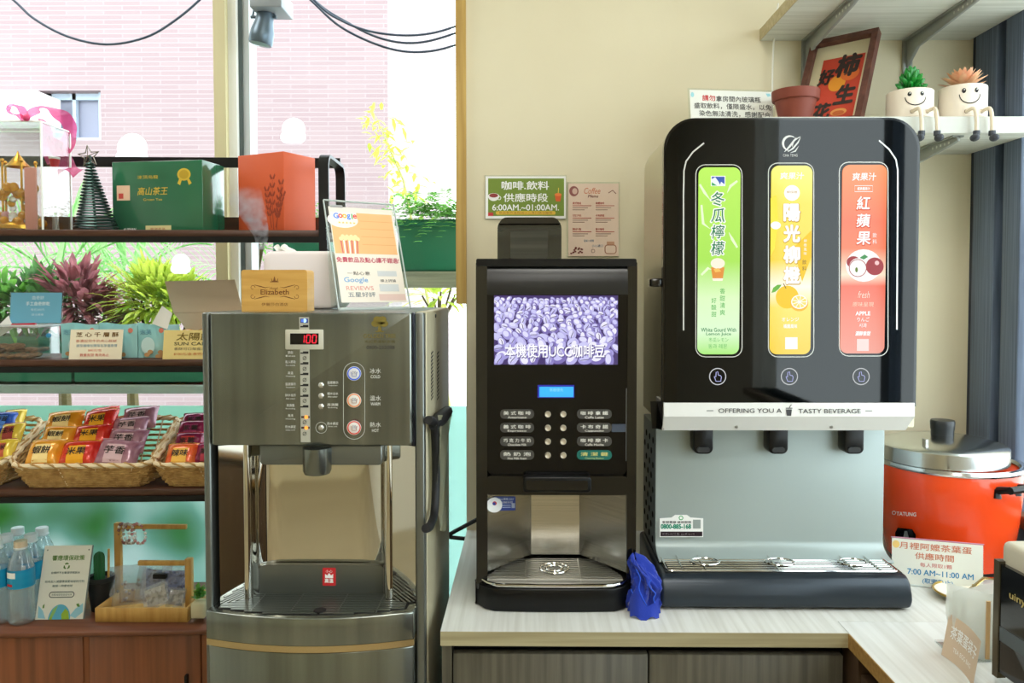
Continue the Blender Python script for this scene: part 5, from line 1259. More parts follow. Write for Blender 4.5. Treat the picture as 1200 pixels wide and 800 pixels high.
tag(obj('pink_pouch', rk(G(), RL(32, t0 + .02), RL(46, t0 + .02), t0 + .02, t0 + .026, z1 + .002, RP(40, 196, t0 + .02).z), mat('pink_pouch', (206, 136, 124), .5), bevel=(.002, 2)), 'small ribbed pink pouch inside the clear case', 'pouch')
cp = thing('small_cup', 'small red cup with white rim behind the clear case side', 'cup', RP(64, 197, .13))
cz = RP(64, 196, .13); obj('cup', G().lathe([(.009, 0), (.0125, .02), (.0115, .02), (.008, .002)], cz, 20), mat('red_cup', (190, 40, 44), .35), cp, smooth=True); obj('rim', G().lathe([(.012, .0195), (.0135, .024), (.0125, .026), (.011, .022)], cz, 20, cap=False), white_pl, cp, smooth=True)
obj('stem', G().cyl((cz.x, cz.y, z1), cz, .008, .004, 12), clearc, cp)
ribm = clear('pink_organza', (236, 130, 170), .1, .3, rough=.4, haze=(220, 80, 136), hz=.5)
rb = thing('organza_ribbon', 'pink organza ribbon bow trailing over the clear case', 'ribbon', RP(40, 140, t0))
def ribbon(pts, w, ph=0):
    ps = spline([RP(a, b, t) for a, b, t in pts], 8); g = G(); n = len(ps)
    for i, p in enumerate(ps):
        tn = (ps[min(i + 1, n - 1)] - ps[max(i - 1, 0)]).normalized(); ax = Vector((0, 1, .1)).lerp(tn.cross(Vector((0, 1, 0))), .55 + .3 * math.sin(i * .35 + ph)).normalized()
        ww = w * (.35 + .65 * min(1, i / 5))
        g.v += [p - ax * ww, p + RN * .003 * math.sin(i * 1.1), p + ax * ww]
    for i in range(n - 1): k = i * 3; g.f += [(k, k + 1, k + 4, k + 3), (k + 1, k + 2, k + 5, k + 4)]
    return g
zz = t0 - .005
obj('tail', ribbon([(32, 139, zz), (45, 127, zz + .03), (62, 128, zz + .06), (78, 142, zz + .1), (82, 158, zz + .13), (72, 175, zz + .12), (62, 162, zz + .12), (70, 178, zz + .13), (80, 194, zz + .13), (92, 203, zz + .12)], .019), ribm, rb, smooth=True)
obj('tail', ribbon([(30, 139, zz), (48, 140, zz + .05), (56, 156, zz + .1), (54, 176, zz + .13), (62, 190, zz + .13)], .014, 2), ribm, rb, smooth=True)
obj('loop', ribbon([(30, 139, zz), (20, 136, zz), (11, 130, zz), (13, 124, zz), (24, 126, zz), (30, 138, zz)], .009, 1), ribm, rb, smooth=True)
obj('knot', G().ball(RP(31, 138, zz), .008, 10, 6), mat('pink_knot', (206, 60, 110), .5), rb, smooth=True)
# wire tree
tt = .06; tc2 = rw(RL(112, tt, 230), tt, z1)
wt_ = thing('wire_tree', 'miniature spiral wire christmas tree with a star on top', 'ornament', tc2)
zt2 = RP(106, 193, tt).z; hh = zt2 - z1 - .008
dk = mat('dark_green_wire', (52, 78, 72), .3, .6); sil = mat('silver_wire', (150, 140, 130), .25, .9)
N_ = 21
for k in range(N_):
    s_ = k / (N_ - 1); r_ = lerp(.05, .008, s_ ** .9); z_ = z1 + .01 + hh * s_
    cx_ = tc2 + Vector((lerp(0, -.012, s_), 0, 0))
    obj('ring', G().tube([(cx_.x + r_ * math.cos(2 * PI * i / 26), cx_.y + r_ * .8 * math.sin(2 * PI * i / 26), z_) for i in range(26)], .0022, 5, True), dk, wt_, smooth=True)
obj('stem', G().tube([tc2, tc2 + Vector((-.012, 0, hh + .03))], .003, 6), dk, wt_)
obj('foot', G().lathe([(.012, 0), (.012, .003), (.003, .005)], tc2, 16), dk, wt_)
sc_ = RP(104, 183, tt); pts = []
for i in range(10): a = PI / 2 + 2 * PI * i / 10 + .12; r_ = .027 if i % 2 == 0 else .0115; pts.append(sc_ + Vector((r_ * math.cos(a), 0, r_ * math.sin(a))))
sg = G().tube(pts, .0016, 5, True)
for i in range(0, 10, 2): sg.tube([sc_ + Vector((0, -.005, 0)), pts[i]], .001, 4)
obj('star', sg, sil, wt_)
# gift boxes
def gbox(name, lb, corner_px, bot, top, Yc, ang, w, d, m, cat='box'):
    c = P(corner_px, bot, Yc); c.z = z1 + .0005
    a = math.radians(ang); U_ = Vector((-math.cos(a), math.sin(a), 0)); D_ = Vector((math.sin(a), math.cos(a), 0)); h_ = P(corner_px, top, Yc).z - c.z
    t = thing(name, lb, cat, c)
    b = obj('carton', G().add([c, c + U_ * w, c + U_ * w + D_ * d, c + D_ * d] + [q + Vector((0, 0, h_)) for q in (c, c + U_ * w, c + U_ * w + D_ * d, c + D_ * d)], [(0, 3, 2, 1), (4, 5, 6, 7), (0, 1, 5, 4), (1, 2, 6, 5), (2, 3, 7, 6), (3, 0, 4, 7)]), m, t, bevel=(.0015, 2))
    fn, n = plane_map(c + U_ * w + Vector((0, 0, h_)), -U_ * w, Vector((0, 0, -h_)), 95, 80)
    return t, Print(fn, n)
gm_ = mat('green_wrapped_carton', (32, 92, 62), .16, coat=.7, noise=((5, 5, 5), (44, 108, 76), 2))
t, pr = gbox('gift_box', 'glossy green gift box with gold lettering', 238, 270, 187, 1.872, 8, .242, .1, gm_)
gd_ = ink((206, 176, 60), .35)
pr.text('高山茶王', 43, 34, 9, gd_, w=32, k=2, shear=.2, bold=.01); pr.text('Green Tea', 43, 43.5, 2.6, gd_, w=20, k=2); pr.disc(76, 16, 7, gd_, 2); pr.disc(76, 16, 5, ink((180, 150, 40), .35), 3); pr.poly([(71, 21), (74, 21), (72, 28), (69, 26)], gd_, 2); pr.poly([(79, 21), (81, 20), (84, 26), (81, 28)], gd_, 2)
pr.text('凍頂烏龍', 38, 18, 4, gd_, w=22, k=2); pr.rect(5, 19, 27, 44, ink((226, 190, 160)), 2); pr.rect(7, 12, 36, 42, ink((190, 70, 60)), 3); pr.rect(35, 62, 73, 80, ink((206, 196, 140)), 2); pr.text('臺灣茗茶', 48, 77, 3, ink((170, 80, 60)), w=16, k=3); pr.text('ALISHAN', 18, 77, 3, WHITE, w=14, k=2, shear=.3)
pr.build('print', t)
t, pr = gbox('gift_box', 'tall orange gift box with a faint flower print', 333, 265, 177, 1.872, 26, .152, .112, mat('orange_carton', (206, 88, 46), .55))
fl = ink((150, 60, 34))
for (x, y, l_, a) in ((70, 76, 40, -1.9), (74, 78, 52, -1.7), (80, 78, 46, -1.45), (78, 76, 34, -1.2)):
    ps = [(x + l_ * k / 6 * math.cos(a + .1 * k / 6), y + l_ * k / 6 * math.sin(a)) for k in range(7)]; pr.line(ps, [1.6, 1.3, 1.1, .9, .8, .6, .3], fl, 2)
    for k in (2, 3, 4, 5, 6):
        for sd in (-1, 1): q = ps[k]; pr.poly([q, (q[0] + sd * 4, q[1] - 5), (q[0] + sd * 6, q[1] - 3), (q[0] + sd * 3, q[1] + 1)], fl, 3)
pr.build('print', t)

# ---- middle shelf
def card(name, lb, cs, t, lean, m, W, H, zbase, cat='sign', stand=True):
    """upright card; cs = bottom-left, bottom-right, height in pixels"""
    (ax, bx, hp) = cs
    k = (RP(ax, 400, t) - EYE).dot(Vector((0, 1, 0))) / F
    bl_ = rw(RL(ax, t), t, zbase); br2 = rw(RL(bx, t), t, zbase); Vv = Vector((0, 0, hp * k)) + RN * lean
    th = thing(name, lb, cat, (bl_ + br2) / 2)
    fn, n = plane_map(bl_ + Vv, br2 - bl_, -Vv, W, H)
    obj('card', sheet(bl_ + Vv, br2 - bl_, -Vv, .0012, n), m, th)
    if stand: obj('strut', sheet(bl_ + Vv * .8 + RN * .002, br2 - bl_, -Vv * .8 + RN * .02, .001, n), acrylic, th)
    return th, Print(fn, n)
ca, cbx, cd0, cd1 = RL(-34, .02), RL(45, .02), .02, .11; zct = RP(20, 384, .02).z
cbk = thing('cookie_box', 'clear acrylic box of cookies at the left of the middle shelf', 'box', rw((ca + cbx) / 2, .06, z2))
for nm, g in (('front_panel', rk(G(), ca, cbx, cd0, cd0 + .002, z2, zct)), ('rear_panel', rk(G(), ca, cbx, cd1 - .002, cd1, z2, zct)), ('side_panel', rk(G(), cbx - .002, cbx, cd0, cd1, z2, zct)), ('side_panel', rk(G(), ca, ca + .002, cd0, cd1, z2, zct))): obj(nm, g, acrylic, cbk)
obj('lid', rk(G(), ca - .003, cbx + .003, cd0 - .003, cd1 + .003, zct, zct + .006), mat('milky_acrylic_lid', (226, 232, 230), .2, trans=.5), cbk, bevel=(.001, 1))
obj('blue_knob', G().ball(RP(57, 393, .06), .006, 10, 6), mat('blue_knob', (60, 150, 200), .3), cbk, smooth=True)
ck = mat('cookie', (150, 108, 74), .8, noise=((90, 90, 90), (104, 70, 46), 3)); n_ = 0
for k in range(16):
    l = lerp(ca + .03, cbx - .028, (k % 6) / 5) + random.uniform(-.004, .004); t = .045 + .03 * ((k // 6) % 2); z = z2 + .003 + (k // 6) * .011
    p = rw(l, t, z); M = Matrix.Translation(p) @ Euler((random.uniform(-.2, .2), random.uniform(-.2, .2), 0)).to_matrix().to_4x4()
    tag(obj('cookie', G().lathe([(.018, 0), (.0225, .003), (.022, .007), (.016, .0095), (.0005, .0105)], (0, 0, 0), 16).xf(M), ck, smooth=True), 'round brown cookie in the clear acrylic box', 'cookie', 'cookies in the clear acrylic box')
th, pr = card('price_card', 'light blue card in a clear holder above the cookie box', (11, 73, 38), .07, .008, acrylic, 62, 38, zct + .007, stand=False)
pr.rect(1, 61, 1, 37, ink((112, 178, 206)), 1); pr.text('曲奇餅', 33, 7, 4.6, ink((214, 232, 240)), w=14, k=2); pr.text('手工曲奇餅乾', 33, 14, 4.6, ink((224, 238, 244)), w=28, k=2, bold=.02); pr.text('每包200元', 33, 21, 3, ink((200, 224, 236)), w=16, k=2); pr.text('請洽櫃檯', 33, 27, 2.6, ink((200, 224, 236)), w=14, k=2)
pr.build('card_print', th)
tag(obj('red_pen', G().tube([RP(14, 381, .05), RP(42, 380, .05)], .004, 8), mat('red_pen', (190, 30, 50), .3), smooth=True), 'short red pen lying on the cookie box lid', 'pen')
tag(obj('paper_flyer', G().grid(lambda u, v: RP(lerp(-12, lerp(16, 10, v), u), lerp(lerp(402, 384, u), lerp(390, 370, u), v), .055 + .01 * v), 4, 4), paper, smooth=True), 'tilted white flyer left of the light blue card', 'paper')
teal = mat('teal_package', (136, 200, 206), .3, coat=.4, noise=((8, 8, 8), (172, 222, 222), 2)); tl2 = ink((206, 236, 236), .3); cara = ink((196, 150, 100))
for a, b, lb in ((72, 116, 'teal snack package left of the cream price card'), (117, 161, 'teal snack package directly behind the cream price card'), (162, 197, 'teal snack package beside the white paper tag')):
    l0, l1 = RL(a, .06), RL(b, .06); zz = RP(120, 379, .06).z
    t = thing('snack_package', lb, 'package', rw((l0 + l1) / 2, .1, z2))
    g = G().grid(lambda u, v: rw(lerp(l0, l1, u), .06 - .006 * math.sin(PI * u) * math.sin(PI * v) + .002 * math.sin(u * 17 + v * 5) * v, z2 + (zz - z2) * v * (1 - .03 * math.sin(u * 6 + a))), 12, 8)
    k0 = len(g.v); rk(g, l0, l1, .0605, .13, z2, zz - .005)
    obj('pouch', g, teal, t, smooth=.6)
    pr = Print(lambda u, v: RP(u, v, .0535), -RN)
    m_ = (a + b) / 2; pr.disc(m_ - 6, 405, 8, tl2, 2, 10); 
    for k in range(6): pr.disc(a + 6 + random.random() * (b - a - 12), 411 + random.random() * 7, 3.4, cara, 3 + k % 3, 2.6, n=10)
    pr.text('泡芙', a + 9, 389, 6, ink((60, 120, 150)), w=13, k=4); pr.disc(b - 8, 387, 3, ink((224, 130, 110)), 4, n=10)
    pr.build('print', t)
th, pr = card('price_card', 'cream price card with brown and pink lines among teal packages', (80, 142, 35), .018, .012, mat('cream_card', (232, 222, 196), .6), 62, 35, z2)
pr.text('芝 心 千 層 酥', 32, 6, 5.4, ink((120, 90, 50)), w=50, k=2, bold=.03); pr.text('香濃起司牛奶夾心酥餅', 31, 13.5, 3.4, ink((206, 140, 120)), w=48, k=2, bold=.01); pr.text('請至櫃檯加購每包享優惠價', 32, 19, 3.4, ink((120, 160, 180)), w=48, k=2); pr.text('$80元/包', 30, 24.5, 3, ink((224, 120, 100)), w=16, k=2); pr.text('數量有限 售完為止', 30, 30, 3.4, ink((206, 110, 96)), w=34, k=2, bold=.01)
pr.build('card_print', th)
tag(obj('paper_tag', G().grid(lambda u, v: RP(lerp(lerp(178, 190, v), lerp(196, 202, v), u), lerp(lerp(379, 386, u), lerp(358, 367, u), v), .05 + .004 * math.sin(u * 3)), 4, 4), paper, smooth=True), 'white paper tag curling up beside the sun cake carton', 'paper tag')
# open sun cake carton
l0, l1 = RL(196, .05), RL(196, .05) + .19; zz = RP(200, 390, .05).z
cart = thing('pastry_carton', 'open beige pastry carton with its lid flap standing up', 'carton', rw((l0 + l1) / 2, .1, z2))
beig = mat('beige_cardboard', (206, 186, 158), .75)
g = G(); rk(g, l0, l1, .05, .053, z2, zz); rk(g, l0, l0 + .003, .05, .17, z2, zz); rk(g, l1 - .003, l1, .05, .17, z2, zz); rk(g, l0, l1, .167, .17, z2, zz); rk(g, l0, l1, .05, .17, z2, z2 + .003)
obj('tray', g, beig, cart)
fl4 = [RP(203, 366, .17), RP(285, 366, .17), RP(275, 327.5, .195), RP(193, 329.5, .195)]
obj('lid_flap', G().add(fl4 + [p + RN * .002 for p in fl4], [(0, 1, 2, 3), (7, 6, 5, 4), (0, 4, 5, 1), (1, 5, 6, 2), (2, 6, 7, 3), (3, 7, 4, 0)]), beig, cart)
obj('lid_hinge', G().add([rw(l0, .17, zz), rw(l1, .17, zz), RP(285, 366, .172), RP(203, 366, .172)], [(0, 1, 2, 3)]), beig, cart)
pk_m = mat('orange_cellophane', (206, 138, 62), .2, coat=.5, noise=((40, 40, 40), (160, 90, 36), 3))
for k in range(5):
    p = rw(lerp(l0 + .03, l1 - .03, k / 4), .1 + .02 * (k % 2), zz - .012)
    tag(obj('wrapped_cake', G().ball(p, .026, 12, 8, (1, .9, .75)), pk_m, smooth=True), 'orange-wrapped cake heaped in the open pastry carton', 'cake', 'wrapped cakes in the pastry carton')
th, pr = card('price_card', 'yellow sun cake price card in front of the pastry carton', (190, 258, 34), .015, .012, mat('yellow_card', (226, 206, 136), .6), 68, 34, z2)
pr.text('太陽餅', 36, 7.5, 9, ink((120, 100, 36)), w=42, k=2, bold=.02, shear=.1); pr.text('SUN CAKE', 34, 16, 3.6, ink((70, 66, 40)), w=42, k=2, bold=.02); pr.text('香酥可口每盒六入', 34, 22, 3.2, ink((110, 100, 80)), w=42, k=2); pr.text('$180元/盒 售完為止', 34, 28, 3.4, ink((206, 130, 70)), w=42, k=2, bold=.01)
pr.build('card_print', th)

# ---- lower shelf: wicker baskets of snacks
wick = mat('wicker', (196, 158, 96), .6, noise=((60, 60, 60), (160, 120, 66), 3)); wick2 = mat('pale_wicker', (230, 212, 176), .6)
def basket(px0, lb):
    l0 = RL(px0, .004); W = .345; t0, t1 = .004, .188; hf, hbk = .05, .135
    b = thing('wicker_basket', lb, 'basket', rw(l0 + W / 2, .1, z3), 'wicker baskets on the lower shelf')
    def loop(s, n=72, off=0):
        ins = lerp(.035, 0, s ** .7); out = []
        poly = rrect(l0 + ins, l0 + W - ins, t0 + ins * .5, t1 - ins * .4, .03 + .006 * s, 6)
        per = []; 
        for i in range(len(poly)):
            a, c = Vector(poly[i]), Vector(poly[(i + 1) % len(poly)]); m = max(1, int((c - a).length / .014))
            for k in range(m): per.append(a.lerp(c, k / m))
        ctr = Vector((l0 + W / 2, (t0 + t1) / 2))
        for i, q in enumerate(per):
            f = (q.y - t0) / (t1 - t0); z = z3 + .004 + s * lerp(hf, hbk, max(0, f) ** .9)
            dq = (q - ctr).normalized() * .0022 * (1 if (i + off) % 2 else -1)
            out.append(rw(q.x + dq.x, q.y + dq.y, z))
        return out
    g = G(); R_ = 10
    for k in range(R_): g.tube(loop(k / R_, off=k), .0034, 5, True)
    o = obj('weave', g, wick, b, smooth=True); o['kind'] = 'stuff'
    g = G(); a_, c_ = loop(0), loop(1)
    for i in range(0, min(len(a_), len(c_)), 3): g.tube([a_[int(i * len(a_) / len(c_))], loop_mid(a_[int(i * len(a_) / len(c_))], c_[i]), c_[i]], .002, 4)
    o = obj('stakes', g, wick2, b); o['kind'] = 'stuff'
    rim = loop(1.0); rr = [p + Vector((0, 0, .003)) for p in rim]
    obj('rim', G().tube(rr, .0062, 7, True), wick2, b, smooth=True)
    n = len(rr); g = G()
    for ph in (0, PI): g.tube([p + Vector((0, 0, .006 * math.sin(i * 1.2 + ph))) - RN * .0055 * math.cos(i * 1.2 + ph) for i, p in enumerate(rr)], .0028, 5, True)
    o = obj('rim_braid', g, wick, b, smooth=True)
    obj('floor', rk(G(), l0 + .04, l0 + W - .04, t0 + .02, t1 - .02, z3 + .002, z3 + .006), wick, b)
    return l0, W
def loop_mid(a, c): m = a.lerp(c, .45); return m
basket(-176, 'wicker basket cut off by the left edge, with blue and yellow packets')
basket(4, 'wicker basket in the middle, holding orange, red and purple packets')
basket(171, 'wicker basket partly hidden by the water dispenser')
pcm = {}
PCOL = {'orange': ((236, 150, 26), (244, 176, 60)), 'red': ((206, 32, 30), (226, 70, 40)), 'purple': ((150, 100, 120), (186, 140, 152)), 'plum': ((110, 24, 60), (150, 40, 80)), 'blue': ((30, 66, 170), (60, 110, 210)), 'yellow': ((232, 196, 50), (240, 214, 90)), 'scarlet': ((226, 70, 30), (240, 130, 60))}
def packet(px, py, w, h, t, colr, lb, accent, rz=0.0, txt='米果'):
    c = RP(px, py, t); k = (c - EYE).y / F; W, H = w * k, h * k * 1.12
    ln = math.radians(38)
    U_ = (RU * math.cos(rz) + Vector((0, 0, 1)) * math.sin(rz)).normalized(); n0 = (-RN * math.cos(ln) + Vector((0, 0, 1)) * math.sin(ln)).normalized(); V_ = n0.cross(U_).normalized()
    if V_.z < 0: V_ = -V_
    m = mat('foil_' + colr, PCOL[colr][0], .22, .15, coat=.5, noise=((30, 30, 30), PCOL[colr][1], 3))
    sd = random.uniform(0, 9)
    def th(u, v):
        a = max(0, 1 - (2 * u - 1) ** 4); b = max(0, 1 - abs(2 * v - 1) ** 3.2)
        return (a * b) ** .6
    def fs(s):
        def f(u, v):
            wr = .0022 * noise.noise(Vector((u * 5 + sd, v * 5, sd)))
            pin = 1 - .05 * math.sin(PI * v)
            return c + U_ * W * (u - .5) * pin + V_ * H * (v - .5) + n0 * (s * (.32 * min(W, H) * th(u, v)) + wr * th(u, v) + .0012 * math.sin(u * 40) * (1 if v < .06 or v > .94 else 0))
        return f
    o = tag(obj('snack_packet', G().grid(fs(1), 14, 12).grid(fs(-1), 14, 12), m, smooth=1.2), lb, 'snack packet', 'snack packets in the wicker baskets')
    f1 = fs(1); pr = Print(lambda u, v: f1(u, 1 - v), n0, .0005)
    ac = ink(accent); 
    def patch(u0, u1, v0, v1, m_, kk):
        n = 6
        for i in range(n):
            for j in range(n):
                ua, ub, va, vb = lerp(u0, u1, i / n), lerp(u0, u1, (i + 1) / n), lerp(v0, v1, j / n), lerp(v0, v1, (j + 1) / n); pr.poly([(ua, va), (ub, va), (ub, vb), (ua, vb)], m_, kk)
    patch(.28, .72, .3, .9, ac, 1); patch(.04, .96, .02, .07, ac, 1)
    pr.text(txt, .5, .5, .26, ink((40, 30, 26)), w=.5, k=3, bold=.02)
    pr.build('print', o)
A1, A2, A3 = (250, 222, 150), (240, 170, 30), (214, 180, 186)
for (px, py, w, h, t, colr, lb, ac, rz) in (
    (54, 532, 42, 33, .045, 'orange', 'nearest of the orange packets in the middle basket', A1, .04), (69, 512, 38, 24, .085, 'orange', 'second orange packet from the front in the middle basket', A1, .0), (76, 495, 44, 26, .13, 'orange', 'rearmost orange packet in the middle basket', A1, .1),
    (94, 533, 46, 32, .045, 'red', 'nearest red and yellow packet in the middle basket', A2, .05), (108, 511, 44, 26, .085, 'red', 'second red and yellow packet from the front in the middle basket', A2, .06), (118, 495, 40, 30, .12, 'red', 'third red and yellow packet from the front in the middle basket', A2, .12), (122, 488, 34, 22, .15, 'red', 'rearmost red and yellow packet in the middle basket', (236, 226, 210), .15),
    (139, 532, 50, 33, .045, 'purple', 'nearest purple packet in the middle basket', A3, -.08), (149, 517, 46, 28, .075, 'purple', 'second purple packet from the front in the middle basket', A3, -.02), (152, 501, 42, 24, .11, 'purple', 'third purple packet from the front in the middle basket', A3, .08), (164, 490, 42, 26, .145, 'purple', 'rearmost purple packet in the middle basket', A3, .1),
    (6, 494, 26, 22, .13, 'blue', 'blue snack packet in the left basket', (90, 140, 220), .0), (16, 492, 26, 24, .15, 'yellow', 'rearmost yellow packet in the left basket', (150, 60, 60), .1), (14, 508, 28, 24, .1, 'yellow', 'upper yellow packet in the left basket', (170, 70, 60), .1), (4, 528, 30, 26, .05, 'yellow', 'nearest yellow packet in the left basket', (190, 90, 60), .1), (-18, 515, 36, 30, .08, 'blue', 'blue snack packet at the very left edge', (90, 140, 220), .0),
    (214, 535, 40, 30, .045, 'scarlet', 'nearest orange-red packet in the right basket', (246, 190, 80), .03), (222, 520, 36, 26, .075, 'plum', 'front plum-coloured packet in the right basket', (206, 60, 60), .03), (226, 505, 36, 24, .11, 'plum', 'middle plum-coloured packet in the right basket', (150, 40, 90), .02), (230, 494, 34, 20, .145, 'plum', 'rearmost plum-coloured packet in the right basket', (160, 60, 110), .02), (246, 532, 34, 26, .05, 'plum', 'plum-coloured packet tucked against the dispenser in the right basket', (190, 60, 80), .0)):
    packet(px, py, w, h, t, colr, lb, ac, rz, {'orange': '蝦餅', 'red': '米果', 'purple': '芋香', 'plum': '紫薯', 'blue': '海苔', 'yellow': '玉米', 'scarlet': '辣味'}[colr])

# ---- on the sideboard
bot_m = clear('bottle_pet', (240, 249, 252), .12, .8, rough=.02, haze=(232, 245, 250), hz=.24); wat = mat('bottled_water', (236, 246, 250), .0, trans=1, ior=1.33)
capw = mat('bottle_cap_white', (226, 236, 240), .4); capb = mat('bottle_cap_beige', (214, 196, 168), .4)
lab_m = mat('blue_bottle_label', (18, 136, 178), .4, noise=((1, 1, 30), (30, 160, 200), 1))
HB = .203
def bottle(p, lb, cap):
    b = thing('water_bottle', lb, 'bottle', p, 'water bottles on the sideboard')
    prof = [(.02, 0), (.029, .003), (.0315, .008)]
    for k in range(9): prof += [(.0318, .012 + k * .0085), (.0295, .016 + k * .0085)]
    prof += [(.0318, .09), (.0318, .125), (.031, .14), (.026, .158), (.018, .175), (.0135, .184), (.0135, .192)]
    obj('shell', G().lathe([(r_ * .91, z_) for r_, z_ in prof], p, 28, cap=False), bot_m, b, smooth=1.2)
    obj('label_band', G().lathe([(.0294, .092), (.0294, .137)], p, 28, cap=False), lab_m, b, smooth=True)
    c = obj('cap', G().lathe([(.0145, .188), (.0148, .19), (.0148, .202), (.0135, HB), (.0005, HB)], p, 20), cap, b, smooth=.6)
    obj('neck_ring', G().lathe([(.0145, .183), (.0158, .184), (.0158, .187), (.0145, .188)], p, 20), capw, b, smooth=True)
    pr = Print(lambda u, v: p + Vector((.0298 * math.sin(u), -.0298 * math.cos(u), v)), (0, 0, 0))
    for i in range(6): pr.poly([(-.8 + i * .16, .118), (-.64 + i * .16, .118), (-.64 + i * .16, .132), (-.8 + i * .16, .132)], WHITE, 1)
    for i in range(6): pr.poly([(-.7 + i * .1, .098), (-.6 + i * .1, .098), (-.6 + i * .1, .104), (-.7 + i * .1, .104)], RED, 1)
    pr.build('label_print', b)
    return b
def on_side(px, topy):                      # stands on the sideboard with its cap top at pixel row topy
    d = ray(px, topy); s_ = (zc + HB - EYE.z) / d.z; q = EYE + d * s_; return Vector((q.x, q.y, zc))
for px, ty_, lb, cp_ in ((24, 633, 'front water bottle with the beige cap', capb), (-5, 633, 'front water bottle cut by the left edge', capw), (36, 625, 'water bottle in the second row nearest the eco sign', capw), (7, 625.5, 'water bottle in the second row behind the beige cap', capw), (49, 617.5, 'rearmost water bottle nearest the cactus', capw), (20.5, 617.5, 'rearmost water bottle in the middle', capw), (-8, 618, 'rearmost water bottle at the left edge', capw)):
    bottle(on_side(px, ty_), lb, cp_)
def ZS(px, py): return PZ(px, py, zc)
# eco sign
b0, b1 = ZS(41, 726), ZS(98, 725); Ue = b1 - b0; ne = Vector((Ue.y, -Ue.x, 0)).normalized(); he = .178
le = math.radians(9); Ve = Vector((0, 0, math.cos(le))) * he - ne * math.sin(le) * he + Ue.normalized() * .012
ec = thing('eco_sign', 'white acrylic sign about recycling with a globe', 'sign', (b0 + b1) / 2)
fn, n = plane_map(b0 + Ve, Ue, -Ve, 57, 84)
obj('panel', sheet(b0 + Ve, Ue, -Ve, .003, n), mat('frosted_white_acrylic', (228, 230, 218), .3), ec)
obj('back_stand', sheet(b0 + Ve * .9 - n * .005, Ue, -Ve * .9 - n * .05, .002, n), acrylic, ec)
obj('edge', G().tube([b1 + Ve, b1], .002, 4), mat('dark_sign_edge', (110, 120, 116), .3), ec)
pr = Print(fn, n); ge = ink((96, 140, 66)); gt = ink((100, 124, 120))
pr.text('響應環保政策', 30, 14, 6, ge, w=38, k=2, bold=.02)
for i in range(3):
    a = -PI / 2 + 2 * PI * i / 3; pr.line([(29 + 3 * math.cos(a - .75), 23.5 + 3 * math.sin(a - .75)), (29 + 3.2 * math.cos(a), 23.5 + 3.2 * math.sin(a)), (29 + 3 * math.cos(a + .75), 23.5 + 3 * math.sin(a + .75))], [1.6, 2, 1], ge, 2)
pr.text('自備杯不主動提供瓶裝水', 29, 31, 2.6, gt, w=34, k=2, bold=.02); pr.text('尚未加入減塑環保愛地球的行列', 29, 41, 2.8, gt, w=46, k=2, bold=.02); pr.text('邀請一同愛地球', 27, 46, 2.6, gt, w=24, k=2, bold=.02)
pr.frame(13, 42, 53, 59, 1.1, ink((96, 106, 104)), 2, 3); pr.text('落實減塑環保愛地球', 27.5, 56, 2.6, gt, w=24, k=2)
gl_ = [(28 + 13 * math.cos(a), 84 + 17 * math.sin(a)) for a in [PI + PI * i / 20 for i in range(21)]]; pr.poly(gl_, ink((92, 176, 206)), 2); pr.poly([(31, 83.9), (30, 78), (34, 72), (38, 75), (40, 83.9)], ink((150, 186, 60)), 3); pr.poly([(17, 80), (20, 72), (25, 68), (23, 75), (19, 83.9), (16, 83.9)], ink((140, 190, 110)), 3); pr.poly([(16, 83.9), (19, 80), (20, 83.9)], ink((150, 186, 60)), 4)
pr.poly([(40, 80), (46, 72), (54, 66), (55, 76), (47, 83)], ink((150, 206, 222)), 2); pr.poly([(2, 68), (8, 74), (12, 83), (3, 82)], ink((150, 206, 222)), 2); pr.poly([(46, 67), (49, 66), (51, 70), (48, 70)], ge, 3); pr.poly([(7, 68), (9, 66), (9, 71), (7, 71)], ge, 3)
for x, y in ((4, 5), (53, 5)): pr.disc(x, y, .9, ink((110, 116, 112)), 2, n=10)
pr.build('sign_face', ec)
# cactus
pc = ZS(119, 713); cp = thing('potted_cactus', 'small cactus in a dark pot beside the eco sign', 'potted plant', pc)
kk = pc.y / F; r1, r0, ph_ = 15 * kk, 11 * kk, 40 * kk
obj('pot', G().lathe([(r0, 0), (r1 - .001, ph_ - .012), (r1 + .001, ph_ - .01), (r1 + .001, ph_), (r1 - .003, ph_), (r1 - .004, ph_ - .01)], pc, 32), mat('charcoal_pot', (28, 30, 32), .5), cp, smooth=.6)
obj('soil', G().lathe([(r1 - .004, ph_ - .012), (.0005, ph_ - .008)], pc, 24), soil_m, cp)
rib = G(); cc_ = pc + Vector((-.004, 0, ph_ - .01)); ch_ = 34 * kk
def cact(u, v):
    a = 2 * PI * u; r = .0115 * (1 + .16 * math.cos(9 * a)) * (math.sqrt(max(0, 1 - max(0, (v - .75) / .25) ** 2)) if v > .75 else 1) ; return cc_ + Vector((r * math.cos(a), r * math.sin(a), v * ch_))
obj('cactus', G().grid(cact, 54, 16, True), mat('cactus_green', (40, 100, 56), .6), cp, smooth=True)
obj('stake', G().cyl(cc_ + Vector((.02, .006, 0)), cc_ + Vector((.022, .006, ch_ + .004)), .003, n=8), bam, cp)
